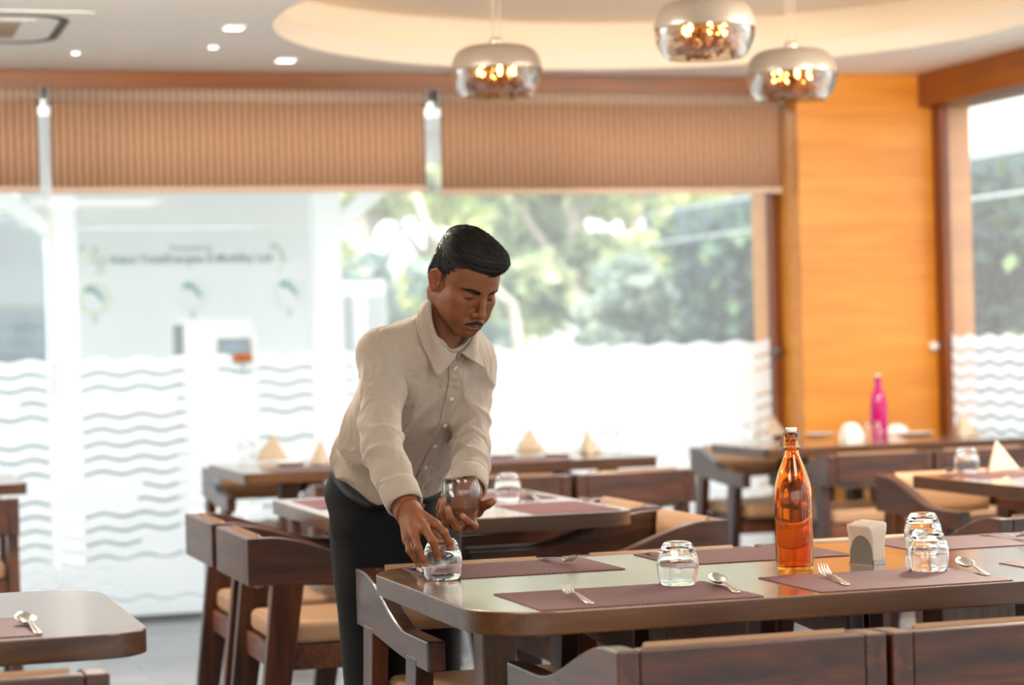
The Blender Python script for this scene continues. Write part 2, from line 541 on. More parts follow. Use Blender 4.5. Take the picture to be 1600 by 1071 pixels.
m = MB(); m.lathe([(0, 0), (0.024, 0), (0.024, 0.03), (0, 0.03)], 16); o = m.build('glass_holder', WHITE_CER); o.rotation_euler = (PI / 2, 0, 0); o.location = (5.405, 10.198, 1.175); struct(o)

# roller blinds
def blind(x0, x1, zb, label):
    t = thing('roller_blind', label, 'blind', ((x0 + x1) / 2, 10.33, zb), group='woven roller blinds over the back window')
    h = (x1 - x0) / 2
    m = MB(); m.tube([(-h, 0, 2.425 - zb), (h, 0, 2.425 - zb)], 0.042, 16); m.build('roller', BLIND_ROLL, t)
    m = MB(); n = 40
    m.grid([[(-h + 2 * h * i / n, -0.03 + 0.004 * math.sin(i * 0.5), 0.02), (-h + 2 * h * i / n, -0.03, 2.40 - zb)] for i in range(n + 1)]); m.build('sheet', BLIND, t, solid=0.002)
    m = MB(); m.box((-h, -0.04, -0.006), (h, -0.02, 0.024)); m.build('bottom_bar', plain('blind_bar', lin('#c9ae9a'), 0.5), t, bevel=0.003)
    m = MB(); m.box((-h - 0.012, -0.04, 2.38 - zb), (-h, 0.05, 2.466 - zb)); m.build('bracket', GREY_METAL, t)
    m = MB(); m.box((h, -0.04, 2.38 - zb), (h + 0.012, 0.05, 2.466 - zb)); m.build('bracket', GREY_METAL, t)
    m = MB()
    for dx in (-0.008, 0.012):
        m.tube([(-h - 0.018 + dx, -0.02, 2.40 - zb), (-h - 0.016 + dx, -0.02, 1.70 - zb), (-h - 0.012 + dx, -0.02, 1.04 - zb)], 0.003, 6)
    m.build('pull_chain', plain('chain_plastic', lin('#d6d6d2'), 0.4), t)
    return t
def bx(px, py): return at_y(px, py, 10.33)[0]
blind(bx(-210, 220), bx(60, 220), 1.99, 'tan striped roller blind cut off by the photo left edge')
blind(bx(78, 220), bx(662, 220), 1.985, 'wide tan roller blind with visible stripes, over the glass wall and white booth')
blind(bx(686, 220), bx(1216, 220), 1.968, 'plain tan roller blind beside the orange column, over the view of trees')

# ------------------------------------------------------------------ ceiling fittings
t = thing('air_conditioner', 'white ceiling cassette air conditioner with dark curved slots', 'air conditioner', (0.58, 9.06, ZC))
m = MB(); m.prism(rrect(-0.475, -0.475, 0.475, 0.475, (0.03,) * 4, 5), -0.004, -0.001); m.build('panel', WHITE_PAINT, t)
m = MB(); m.prism(rrect(-0.27, -0.27, 0.27, 0.27, (0.02,) * 4, 4), -0.0065, -0.0042); m.build('grille_frame', WHITE_PAINT, t)
m = MB(); m.box((-0.22, -0.22, -0.0085), (0.22, 0.22, -0.0067)); m.build('grille', wood('grille_slats', '#7a6553', '#a08b77', '#bda893', 0, grain=60, along=0.1), t)
m = MB()
_o = rrect(-0.40, -0.40, 0.40, 0.40, (0.17,) * 4, 10); _q = rrect(-0.365, -0.365, 0.365, 0.365, (0.145,) * 4, 10)
m.grid([[(a_[0], a_[1], -0.0055), (b_[0], b_[1], -0.0055)] for a_, b_ in zip(_o + _o[:1], _q + _q[:1])]); m.build('air_slot', BLACK, t, solid=0.001)
LAMPW = NT('cool_lamp'); _e = LAMPW.new('Emission', Color=(1, 0.96, 0.9, 1), Strength=2.2); LAMPW.ln(_e, LAMPW.out); LAMPW = LAMPW.m
def downlight(px, py, r, label):
    p = at(px, py, ZC)
    t = thing('downlight', label, 'ceiling light', (p[0], p[1], ZC), group='recessed ceiling downlights')
    m = MB(); m.box((-r * 1.25, -r * 1.25, -0.008), (r * 1.25, r * 1.25, -0.0005)); m.build('trim_frame', WHITE_PAINT, t, bevel=0.002)
    m = MB(); m.box((-r, -r, -0.011), (r, r, -0.0085)); m.build('lens', LAMPW, t)
downlight(365, 41, 0.034, 'square downlight closest to the round recess, beside the air conditioner side')
downlight(446, 92, 0.036, 'square downlight near the wooden beam, below left of the recess')
downlight(118, 80, 0.014, 'tiny spotlight under the air conditioner corner')
downlight(333, 71, 0.016, 'tiny spotlight between the two square downlights')

# pendant lamps
FROST = NT('frosted_shade')
_a = FROST.new('BsdfTranslucent', Color=lin('#c9bca8')); _b = FROST.new('BsdfGlossy', Color=(0.9, 0.88, 0.84, 1), Roughness=0.35); _d = FROST.new('BsdfDiffuse', Color=lin('#a2978a'))
_m1 = FROST.new('MixShader', Fac=0.55); FROST.ln(_a, _m1, 0, 1); FROST.ln(_d, _m1, 0, 2)
_m = FROST.new('MixShader', Fac=0.15); FROST.ln(_m1, _m, 0, 1); FROST.ln(_b, _m, 0, 2); FROST.ln(_m, FROST.out); FROST = FROST.m
SMOKE = NT('mirrored_glass')
_a = SMOKE.new('BsdfTransparent', Color=(0.80, 0.72, 0.62, 1)); _b = SMOKE.new('BsdfGlossy', Color=(0.95, 0.93, 0.9, 1), Roughness=0.02)
_lw = SMOKE.new('LayerWeight', Blend=0.55); _m = SMOKE.new('MixShader')
SMOKE.ln(_lw, _m, 1, 0); SMOKE.ln(_a, _m, 0, 1); SMOKE.ln(_b, _m, 0, 2); SMOKE.ln(_m, SMOKE.out); SMOKE = SMOKE.m
BULB = NT('warm_bulb'); _e = BULB.new('Emission', Color=(1.0, 0.50, 0.14, 1), Strength=12.0); BULB.ln(_e, BULB.out); BULB = BULB.m
CRYST = plain('golden_crystal', lin('#8a5a2e'), 0.16, 0.85)
def pendant(px, py, dep, R, label):
    p = at_d(px, py, dep); h = R * 1.12
    t = thing('pendant_lamp', label, 'pendant lamp', (p[0], p[1], p[2]), group='three mirrored glass pendant lamps')
    up = [(0.03, h * 0.5), (R * 0.55, h * 0.5), (R * 0.80, h * 0.44), (R * 0.94, h * 0.28), (R * 0.99, h * 0.10), (R, 0.0)]
    lo = [(R, -0.002), (R * 0.985, -h * 0.14), (R * 0.94, -h * 0.30), (R * 0.84, -h * 0.44), (R * 0.74, -h * 0.5)]
    def sm(pr, n=4):
        out = []
        for i in range(len(pr) - 1):
            for k in range(n):
                u = k / n; out.append((pr[i][0] * (1 - u) + pr[i + 1][0] * u, pr[i][1] * (1 - u) + pr[i + 1][1] * u))
        return out + [pr[-1]]
    m = MB(); m.lathe(up, 56); m.build('upper_shade', FROST, t, solid=0.004, subsurf=1)
    m = MB(); m.lathe(lo, 56); m.build('mirrored_band', SMOKE, t, solid=0.0, subsurf=1)
    rg = random.Random(px)
    m = MB()
    for i in range(150):
        a = rg.uniform(0, 2 * PI); rr = R * 0.66 * math.sqrt(rg.random()); z = rg.uniform(-h * 0.47, h * 0.02)
        m.sphere((rr * math.cos(a), rr * math.sin(a), z), rg.uniform(0.006, 0.0115), 6, 4)
    o = m.build('crystals', CRYST, t); o['kind'] = 'stuff'
    for i in range(6):
        a = 2 * PI * i / 6 + 0.4; m = MB()
        m.lathe([(0, 0.022), (0.006, 0.017), (0.0085, 0.006), (0.0075, -0.008), (0.004, -0.018), (0, -0.02)], 10, center=(R * 0.40 * math.cos(a), R * 0.40 * math.sin(a), -0.005)); m.build('bulb', BULB, t)
    m = MB(); m.lathe([(0, h * 0.5 + 0.03), (0.022, h * 0.5 + 0.03), (0.032, h * 0.5 + 0.002), (0, h * 0.5 + 0.002)], 20); m.build('cap', plain('lamp_cap', lin('#cfc3b2'), 0.3, 0.6), t)
    top = ZC + 0.233 - p[2] if math.hypot(p[0] - CXC, p[1] - CYC) < RC else ZC - p[2] - 0.001
    m = MB()
    for k in range(3):
        a = 2 * PI * k / 3
        m.tube([(0.02 * math.cos(a), 0.02 * math.sin(a), h * 0.5 + 0.025), (0.012 * math.cos(a), 0.012 * math.sin(a), top)], 0.0016, 6)
    m.build('cord', plain('lamp_cord', lin('#c9b9a4'), 0.4), t)
    return t
pendant(776, 111, 8.55, 0.173, 'leftmost mirrored pendant lamp, in front of the striped blinds')
pendant(1101, 46, 7.62, 0.173, 'highest and largest-looking pendant lamp, cut near the photo top')
pendant(1237, 117, 8.6, 0.173, 'mirrored pendant lamp closest to the orange column')
# ------------------------------------------------------------------ chairs (front towards +y, origin on the floor)
def smooth01(u):
    u = min(1, max(0, u)); return u * u * (3 - 2 * u)
def make_chair():
    t = thing('dining_chair', 'x', 'chair')
    W, D = 0.25, 0.32
    m = MB(); m.box((-W + 0.041, -D, 0.592), (W - 0.041, -D + 0.036, 0.725)); m.build('backrest', CHAIR_X, t, bevel=0.004)
    m = MB()
    n = 12; pts = []
    for i in range(n + 1):
        x = -0.188 + 0.376 * i / n; e = abs(2 * i / n - 1); th = 0.034 * (1 - 0.45 * e ** 4)
        pts.append([(x, -D + 0.038, 0.574 + 0.006 * e ** 3), (x, -D + 0.038 + th * 0.8, 0.582), (x, -D + 0.038 + th, 0.61), (x, -D + 0.038 + th, 0.68), (x, -D + 0.038 + th * 0.75, 0.722), (x, -D + 0.038, 0.733)])
    m.grid(pts, flip=True)
    m.add([p for p in pts[0]], [tuple(range(6))]); m.add([p for p in pts[-1]], [tuple(range(5, -1, -1))]); m.add([pts[0][0], pts[-1][0], pts[-1][-1], pts[0][-1]], [(0, 1, 2, 3)])
    m.build('back_pad', LEATHER, t)
    for s in (-1, 1):
        top, bot = [], []
        for i in range(25):
            y = -D + 2 * D * i / 24
            u = smooth01((y + 0.265) / 0.40)
            top.append((y, 0.725 - 0.098 * u)); bot.append((y, 0.592 - 0.030 * smooth01((y + 0.30) / 0.55)))
        m = MB(); m.prism(bot + top[::-1], s * W - (0.04 if s > 0 else 0), s * W + (0.04 if s < 0 else 0), axis=0)
        m.build('arm', CHAIR_Y, t, bevel=0.004)
        for (yt, yb, zt) in ((-0.205, -0.285, 0.600), (0.185, 0.10, 0.580)):
            xo = s * W - (0.039 if s > 0 else 0.001); x1 = xo + 0.038 + 0.002
            m = MB()
            m.hexa([(xo, yb - 0.032, 0), (x1, yb - 0.032, 0), (x1, yb + 0.032, 0), (xo, yb + 0.032, 0)],
                   [(xo, yt - 0.045, zt), (x1, yt - 0.045, zt), (x1, yt + 0.045, zt), (xo, yt + 0.045, zt)])
            m.build('leg', CHAIR_Z, t, bevel=0.003)
    m = MB()
    m.box((-W + 0.04, -0.245, 0.345), (W - 0.04, -0.215, 0.415)); m.box((-W + 0.04, 0.185, 0.345), (W - 0.04, 0.215, 0.415))
    for s in (-1, 1):
        m.box((s * 0.192 - 0.014, -0.215, 0.345), (s * 0.192 + 0.014, 0.185, 0.415))
    m.build('seat_frame', CHAIR_X, t, bevel=0.003)
    m = MB(); P = rrect(-0.206, -0.235, 0.206, 0.255, (0.03,) * 4, 5)
    m.prism(P, 0.416, 0.482); m.build('seat', LEATHER, t, bevel=0.022, segs=4)
    return t
proto = make_chair()
used = []
def chair(x, y, rz, label, group):
    if not used:
        o = proto; o.location = (x, y, 0); o.rotation_euler = (0, 0, math.radians(rz)); o['label'] = label; o['group'] = group
    else:
        o = dup(proto, (x, y, 0), math.radians(rz), label, group)
    used.append(o); return o

# ------------------------------------------------------------------ tables
def table(label, x0, y0, x1, y1, rads, posts, group='walnut dining tables', th=0.045):
    cx, cy_ = (x0 + x1) / 2, (y0 + y1) / 2
    t = thing('dining_table', label, 'table', (cx, cy_, 0), group=group)
    m = MB(); P = rrect(x0 - cx, y0 - cy_, x1 - cx, y1 - cy_, rads, 24)
    n = len(P)
    m.add([(p[0], p[1], 0.75) for p in P], [tuple(range(n))], 0)
    m.add([(p[0], p[1], 0.75 - th) for p in P], [tuple(range(n - 1, -1, -1))], 1)
    vs = [(p[0], p[1], 0.75 - th) for p in P] + [(p[0], p[1], 0.75) for p in P]
    o = len(m.v); m.add(vs, [(i, (i + 1) % n, n + (i + 1) % n, n + i) for i in range(n)], 1)
    m.build('tabletop', [TABLE_X, TABLE_EDGE], t, bevel=0.003, weld=True)
    for (a, b, c, d) in posts:
        m = MB(); m.box((a - cx, b - cy_, 0.0), (c - cx, d - cy_, 0.7045)); m.build('post', TABLE_Z, t, bevel=0.004)
    return t
# 1: the long table in front
table('long walnut table the man is setting, with the orange bottle on it', 1.16, 3.94, 2.95, 4.90, (0.15, 0.15, 0.15, 0.15),
      [(1.27, 4.33, 1.34, 4.40), (1.66, 4.33, 1.85, 4.42), (2.30, 4.33, 2.48, 4.42), (2.77, 4.33, 2.84, 4.40)])
table('round-cornered walnut table at the photo left edge with a spoon on it', -1.1, 4.02, 0.565, 4.84, (0.09, 0.09, 0.14, 0.14),
      [(-0.9, 4.33, -0.72, 4.51), (0.02, 4.38, 0.20, 4.47)])
table('short walnut table behind the man with one upturned glass near its corner', 1.43, 6.14, 2.29, 7.32, (0.03, 0.10, 0.10, 0.03),
      [(1.79, 6.66, 1.86, 6.72)])
table('walnut table by the glass wall behind the man, set with four napkin pyramids', 1.64, 8.93, 3.42, 9.80, (0.02,) * 4,
      [(1.85, 9.26, 1.93, 9.33), (2.30, 9.26, 2.36, 9.33), (2.80, 9.26, 2.85, 9.33), (3.28, 9.26, 3.36, 9.33)])
table('walnut table with the pink bottle in front of the orange column', 4.0, 9.12, 5.35, 9.76, (0.02,) * 4,
      [(4.60, 9.50, 4.66, 9.58), (5.18, 9.40, 5.26, 9.48)])
table('walnut table at the photo right edge with a glass and a napkin pyramid', 3.64, 6.16, 5.36, 7.06, (0.03,) * 4,
      [(4.235, 6.55, 4.30, 6.65), (5.2, 6.55, 5.28, 6.65)])
table('walnut table far back at the photo left edge, only its corner showing', -0.95, 8.95, 0.785, 9.70, (0.02, 0.04, 0.04, 0.02),
      [(-0.75, 9.28, -0.67, 9.36), (0.05, 9.28, 0.13, 9.36)])

g1 = 'chairs on the window side of the long front table'
chair(1.46, 4.86, 180, 'dark chair at the long table left end, its arm before the man legs', g1)
chair(1.975, 4.87, 180, 'dark chair whose tan back shows behind the upturned glass beside the man', g1)
chair(2.50, 4.90, 180, 'dark chair whose tan back shows behind the orange bottle and napkin holder', g1)
g2 = 'chairs on the near side of the long front table'
chair(1.525, 3.865, 0, 'dark walnut chair in the foreground showing its back and curved left arm', g2)
chair(2.035, 3.862, 0, 'dark walnut chair in the foreground, cut by the photo bottom right corner', g2)
chair(0.20, 4.03, 0, 'dark chair tucked at the left edge table, only its back top showing', 'chairs at the left edge table')
g3 = 'chairs around the short table behind the man'
chair(1.45, 6.395, -90, 'dark chair with brown curved arm and tan seat directly left of the man', g3)
chair(1.45, 6.985, -90, 'leftmost dark chair of the pair left of the man, further from us', g3)
chair(2.17, 6.20, 90, 'dark chair with curved arm right of the short table, tan back pad in view', g3)
chair(2.20, 6.80, 90, 'dark chair right of the short table, behind the one with the tan pad', g3)
g4 = 'chairs at the napkin pyramid table by the glass wall'
chair(2.05, 8.66, 0, 'dark chair at the window table, mostly hidden behind the man', g4)
chair(2.575, 8.66, 0, 'dark chair at the window table, its back directly right of the man sleeve', g4)
chair(3.10, 8.66, 0, 'dark chair with bright top edge at the right end of the window table', g4)
chair(1.90, 9.73, 180, 'dark chair at the window table left end with thin legs before the frosted glass', g4)
chair(3.05, 9.73, 180, 'dark chair on the glass wall side of the window table, right end', g4)
g5 = 'chairs at the pink bottle table'
chair(4.24, 9.68, 180, 'greyish chair with sloping arm at the left end of the pink bottle table', g5)
chair(4.405, 9.13, 0, 'dark chair backing towards us below the pink bottle', g5)
chair(4.92, 9.13, 0, 'dark chair backing towards us right of the one below the pink bottle', g5)
g6 = 'chairs near the right edge table'
chair(3.98, 7.19, 180, 'dark chair with long curved arm at the right edge table, seen over the napkin holder', g6)
chair(4.56, 7.19, 180, 'dark chair at the right edge table, next after the one with the long arm', g6)
chair(3.37, 5.84, 0, 'dark chair back behind the fork at the photo right edge', g6)
chair(0.455, 8.73, 0, 'dark chair with tan seat at the far left edge table', 'chairs at the far left edge table')
# ------------------------------------------------------------------ things on the tables
TT = 0.7502
def facet(a, r, z):
    return 1.0 + (0.022 * math.cos(8 * a) if 0.003 < z < 0.046 else 0.0)
def make_tumbler():
    o = MB()
    prof = [(0, 0.0), (0.020, 0.0), (0.0265, 0.0015), (0.0300, 0.006), (0.0345, 0.016), (0.0390, 0.028), (0.0418, 0.041), (0.0428, 0.052), (0.0420, 0.064), (0.0400, 0.077), (0.0378, 0.0868),
            (0.0372, 0.088), (0.0364, 0.0868), (0.0382, 0.077), (0.0402, 0.064), (0.0410, 0.052), (0.0396, 0.041), (0.0360, 0.028), (0.0300, 0.019), (0.0200, 0.0145), (0, 0.013)]
    o.lathe(prof, 48, mod=facet)
    return o.build('tumbler_glass', CLEAR, None, weld=True)
_g0 = make_tumbler()
gl_used = []
def tumbler(p, label, upside=True, tilt=(0, 0), z=None, group='glass tumblers'):
    o = _g0 if not gl_used else _g0.copy()
    if gl_used: COL.objects.link(o)
    gl_used.append(o)
    zz = (TT if z is None else z)
    o.location = (p[0], p[1], zz + (0.0882 if upside else 0))
    o.rotation_euler = (PI + tilt[0] if upside else tilt[0], tilt[1], 0.3 * len(gl_used))
    return tag(o, label, 'glass', group)
tumbler(at(692, 905, 0.75), 'upturned glass under the man fingertips at the table corner')
tumbler(at(1060, 914, 0.75), 'upturned glass standing alone on the middle of the long table front mat')
tumbler(at(1451, 892, 0.75), 'nearer of two upturned glasses right of the napkin holder')
tumbler(at(1443, 861, 0.75), 'further of two upturned glasses right of the napkin holder')
tumbler(at(794, 783, 0.75), 'upturned glass on the short table right of the man hand', group='glass tumblers')
tumbler(at(1511, 739, 0.75), 'upturned glass beside the napkin pyramid at the right edge table')
for px, py, lb in ((386, 719, 'blurred glass left of the leftmost napkin pyramid'), (783, 708, 'blurred glass beside the man left sleeve on the window table'), (953, 700, 'blurred glass at the right end of the window table'), (1365, 688, 'blurred glass in front of the pink bottle'), (1175, 686, 'blurred glass left of the napkin pyramid behind the orange bottle top')):
    tumbler(at(px, py, 0.75), lb)

# orange swing-top bottle
def bottle_prof(k=1.0):
    o = [(0, 0.004), (0.022, 0.002), (0.034, 0.0), (0.0385, 0.003), (0.0402, 0.010), (0.0402, 0.150), (0.0396, 0.166), (0.0370, 0.184), (0.0318, 0.204), (0.0255, 0.222), (0.0196, 0.236), (0.0160, 0.246), (0.0146, 0.252), (0.0146, 0.256), (0.0160, 0.258),
         (0.0165, 0.263), (0.0158, 0.267), (0.0152, 0.270), (0.0162, 0.276), (0.0162, 0.284), (0.0148, 0.289), (0.0128, 0.2915)]
    i = [(0.0100, 0.2915), (0.0105, 0.27), (0.0110, 0.25), (0.0150, 0.240), (0.0215, 0.222), (0.0285, 0.203), (0.0340, 0.184), (0.0368, 0.166), (0.0374, 0.15), (0.0374, 0.014), (0.034, 0.008), (0.020, 0.011), (0, 0.013)]
    return [(r * k, z * k) for r, z in o + i]
def bottle(px, py, mat, label, rz, k=1.0, caps=True):
    p = at(px, py, 0.75)
    t = thing('swing_top_bottle', label, 'bottle', (p[0], p[1], TT), rz)
    m = MB(); m.lathe(bottle_prof(k), 48); m.build('bottle_glass', mat, t, weld=True)
    m = MB(); m.lathe([(0, 0.2925), (0.0105, 0.2925), (0.0118, 0.294), (0.0122, 0.300), (0.0115, 0.3028), (0, 0.3032)], 24); m.build('stopper', WHITE_CER, t)
    m = MB()
    for s in (-1, 1):
        m.tube([(s * 0.0125, 0, 0.298), (s * 0.0150, 0.001, 0.2965), (s * 0.0185, 0.003, 0.288), (s * 0.0228, 0.005, 0.274), (s * 0.0220, 0.006, 0.264), (s * 0.0178, 0.005, 0.259)], 0.0015, 6)
        m.tube([(s * 0.0165, -0.002, 0.2605), (s * 0.0205, 0.001, 0.2595), (s * 0.0225, 0.004, 0.2565)], 0.0015, 6)
    m.tube([(0.0165 * math.cos(a), 0.0165 * math.sin(a), 0.2608) for a in np.linspace(0, 2 * PI, 25)], 0.0009, 5)
    m.build('wire_bail', STEEL_DARK, t)
    return t
bottle(1242, 890, AMBER, 'orange glass swing-top bottle standing on the long front table', 0.05)
bottle(1374, 684, PINK, 'bright pink glass bottle on the table before the orange column', 0.4)

# napkin holder
def napkin_holder():
    p = at(1355, 880, 0.75)
    t = thing('napkin_holder', 'steel napkin holder right of the orange bottle', 'napkin holder', (p[0], p[1], TT), math.radians(-78))
    W, D = 0.043, 0.0165
    m = MB(); m.box((-W, -D, 0), (W, D, 0.0022)); m.build('base_plate', STEEL_DARK, t, bevel=0.0006)
    for s in (-1, 1):
        arch = [(-W * 0.9, 0.0022)] + [(-W * 0.9 * math.cos(a), 0.014 + 0.047 * math.sin(a)) for a in np.linspace(0, PI, 22)] + [(W * 0.9, 0.0022)]
        m = MB(); m.prism([(z, x) for x, z in arch], s * (D - 0.0008) - 0.0006, s * (D - 0.0008) + 0.0006, axis=1); m.build('side_plate', STEEL_DARK, t)
    m = MB(); m.box((W, -D, 0), (W + 0.0012, D, 0.010)); m.build('end_lip', STEEL_DARK, t, bevel=0.0004)
    # the folded paper napkins standing in it
    rg = random.Random(3)
    n = 11
    for i in range(n):
        c = (i - (n - 1) / 2) / ((n - 1) / 2)
        y = 0.0125 * c
        x0, x1 = -0.043 + rg.uniform(-0.0015, 0.0015), 0.0425 + rg.uniform(-0.0015, 0.002)
        z1 = 0.088 + rg.uniform(-0.003, 0.003) + 0.002 * c
        m = MB()
        P = rrect(x0, 0.003, x1, z1, (0.001, 0.001, 0.008, 0.008), 4)
        # walls follow a gentle lean that opens above the plates
        P2 = []
        for k in range(len(P)):
            a_, b_ = P[k], P[(k + 1) % len(P)]; P2.append(a_)
            if abs(a_[0] - b_[0]) < 0.002 and abs(a_[1] - b_[1]) > 0.03:
                for q in range(1, 8): P2.append((a_[0] + (b_[0] - a_[0]) * q / 8, a_[1] + (b_[1] - a_[1]) * q / 8))
        def warp(x, z, yy): return (x, yy + 0.0085 * c * max(0, (z - 0.045) / 0.04) ** 1.4 + 0.0008 * math.sin(x * 70 + i * 1.7) * (z / 0.08), z)
        # a stack of rows between the left and right edge, as one closed sheet
        rows = []
        for k in range(13):
            z = 0.003 + (z1 - 0.003) * k / 12
            e = 0.006 * max(0, (k - 10) / 2) ** 2
            rows.append((z, x0 + e, x1 - e))
        F, B = [], []
        for z, a_, b_ in rows:
            xs = np.linspace(a_, b_, 9)
            F.append([warp(x, z, y - 0.00105) for x in xs]); B.append([warp(x, z, y + 0.00105) for x in xs])
        m.grid(F, flip=True); m.grid(B)
        m.grid([F[-1], B[-1]], flip=True); m.grid([F[0], B[0]])
        m.grid([[F[k][0], B[k][0]] for k in range(13)]); m.grid([[F[k][-1], B[k][-1]] for k in range(13)], flip=True)
        o = m.build('paper_napkin', PAPER, weld=True); o.location = t.location; o.rotation_euler = t.rotation_euler
        tag(o, 'white paper napkin standing in the steel holder', 'napkin', 'paper napkins in the steel holder')
napkin_holder()

# placemats
def mat(x0, y0, x1, y1, label, rz=0.0):
    m = MB(); cx, cy_ = (x0 + x1) / 2, (y0 + y1) / 2
    m.prism(rrect(x0 - cx, y0 - cy_, x1 - cx, y1 - cy_, (0.004,) * 4, 2), 0.0, 0.0016)
    o = m.build('placemat', MATW); o.location = (cx, cy_, TT); o.rotation_euler = (0, 0, rz)
    return tag(o, label, 'placemat', 'plum woven placemats')
mat(1.275, 3.955, 1.725, 4.265, 'plum woven placemat at the near left of the long table, with the lone glass')
mat(1.845, 3.96, 2.265, 4.265, 'plum woven placemat in front of the orange bottle')
mat(2.405, 3.96, 2.83, 4.27, 'plum placemat cut off by the photo right edge on the long table near side')
mat(1.245, 4.58, 1.672, 4.875, 'plum woven placemat under the glass the man is placing')
mat(1.80, 4.59, 2.225, 4.88, 'plum woven placemat behind the orange bottle')
mat(2.385, 4.59, 2.80, 4.88, 'plum woven placemat behind the pair of upturned glasses')
mat(0.015, 4.06, 0.375, 4.36, 'plum placemat with a spoon on the left edge table')
mat(1.98, 6.19, 2.25, 6.60, 'plum placemat at the right front corner of the short table')
mat(1.98, 6.78, 2.25, 7.20, 'plum placemat at the back right of the short table')
mat(1.48, 6.78, 1.76, 7.22, 'plum placemat at the back left corner of the short table')
mat(1.48, 6.22, 1.76, 6.64, 'plum placemat left front of the short table, behind the man arm')
mat(1.76, 8.97, 2.20, 9.27, 'plum placemat at the left end of the window table, near side')
mat(2.62, 8.96, 3.05, 9.26, 'plum placemat at the right end of the window table, near side')
mat(3.73, 6.72, 4.12, 7.02, 'plum placemat with a glass on the right edge table')

# cutlery: lies along +y with the head towards +y, origin at the middle
def strip(m, pts, seg=8):       # pts: (y, z, half width, half thickness)
    rows = []
    for (y, z, w, th) in pts:
        rows.append([(w * math.cos(2 * PI * k / seg), y, z + th * math.sin(2 * PI * k / seg)) for k in range(seg)])
    vs = [p for r in rows for p in r]; fs = []
    for i in range(len(rows) - 1):
        for k in range(seg):
            fs.append((i * seg + k, i * seg + (k + 1) % seg, (i + 1) * seg + (k + 1) % seg, (i + 1) * seg + k)[::-1])
    fs.append(tuple(range(seg))); fs.append(tuple((len(rows) - 1) * seg + k for k in range(seg - 1, -1, -1)))
    m.add(vs, fs, 0, True)
HANDLE = [(-0.098, 0.0016, 0.004, 0.0010), (-0.094, 0.0018, 0.0078, 0.0014), (-0.07, 0.003, 0.0074, 0.0015), (-0.03, 0.0075, 0.0050, 0.0015), (0.005, 0.0105, 0.0031, 0.0015), (0.028, 0.0088, 0.0028, 0.0016)]
def make_fork():
    m = MB(); strip(m, HANDLE + [(0.040, 0.0066, 0.006, 0.0012), (0.050, 0.0062, 0.0108, 0.0009), (0.060, 0.0078, 0.0118, 0.0008)])
    for k in range(4):
        x = -0.0093 + 0.0062 * k
        path = [(x, 0.058, 0.0076), (x, 0.070, 0.0112), (x * 0.97, 0.084, 0.0172), (x * 0.94, 0.096, 0.0250)]
        m.tube(path, [0.0021, 0.0019, 0.0016, 0.0008], 6, flat=0.55)
    return m.build('fork', STEEL)
def make_spoon():
    m = MB(); strip(m, HANDLE + [(0.036, 0.0066, 0.0050, 0.0014)])
    rows = []
    for i in range(13):
        u = i / 12; y = 0.032 + 0.064 * u
        w = 0.0205 * max(0.0, math.sin(PI * min(1, u * 0.94 + 0.03))) ** 0.62 * (1.0 - 0.16 * u) + 0.0006
        rows.append([(w * s, y, 0.0085 + 0.0115 * u - 0.0105 * max(0.0, math.sin(PI * u)) ** 0.7 * (1 - s * s)) for s in np.linspace(-1, 1, 11)])
    m.grid(rows, flip=True)
    return m.build('spoon', STEEL, solid=0.0012)
_f0, _s0 = make_fork(), make_spoon()
cu_used = {'f': 0, 's': 0}
def cutlery(k, head, tail, label, z=TT + 0.0017, tz=0.75):
    o = _f0 if k == 'f' else _s0
    if cu_used[k]:
        o = o.copy(); COL.objects.link(o)
    cu_used[k] += 1
    a, b = at(head[0], head[1], tz), at(tail[0], tail[1], tz)
    mid, d = (a + b) / 2, a - b
    o.location = (mid[0], mid[1], z); o.rotation_euler = (0, 0, math.atan2(-d[0], d[1]))
    return tag(o, label, 'fork' if k == 'f' else 'spoon', 'steel forks' if k == 'f' else 'steel spoons')
cutlery('f', (876, 927), (929, 948), 'fork on the near left placemat of the long table')
cutlery('f', (892, 884), (850, 876), 'fork on the placemat beside the man, tines to the right')
cutlery('f', (1274, 897), (1336, 921), 'fork on the placemat in front of the orange bottle')
cutlery('f', (1600, 845), (1540, 838), 'fork on the far placemat at the photo right edge')
cutlery('s', (1103, 907), (1166, 934), 'spoon right of the lone upturned glass')
cutlery('s', (1488, 882), (1557, 906), 'spoon right of the pair of upturned glasses')
cutlery('s', (30, 970), (68, 997), 'spoon on the left edge table')
cutlery('s', (668, 901), (645, 890), 'dark spoon beside the glass the man is placing')
cutlery('f', (1046, 875), (1010, 866), 'fork half hidden behind the lone upturned glass')
cutlery('f', (905, 790), (960, 782), 'fork on the right front placemat of the short table')
cutlery('s', (816, 775), (850, 785), 'spoon near the upturned glass on the short table')
cutlery('s', (1478, 742), (1500, 735), 'spoon left of the glass on the right edge table')
cutlery('f', (1570, 752), (1610, 756), 'fork in front of the napkin pyramid at the right edge table')

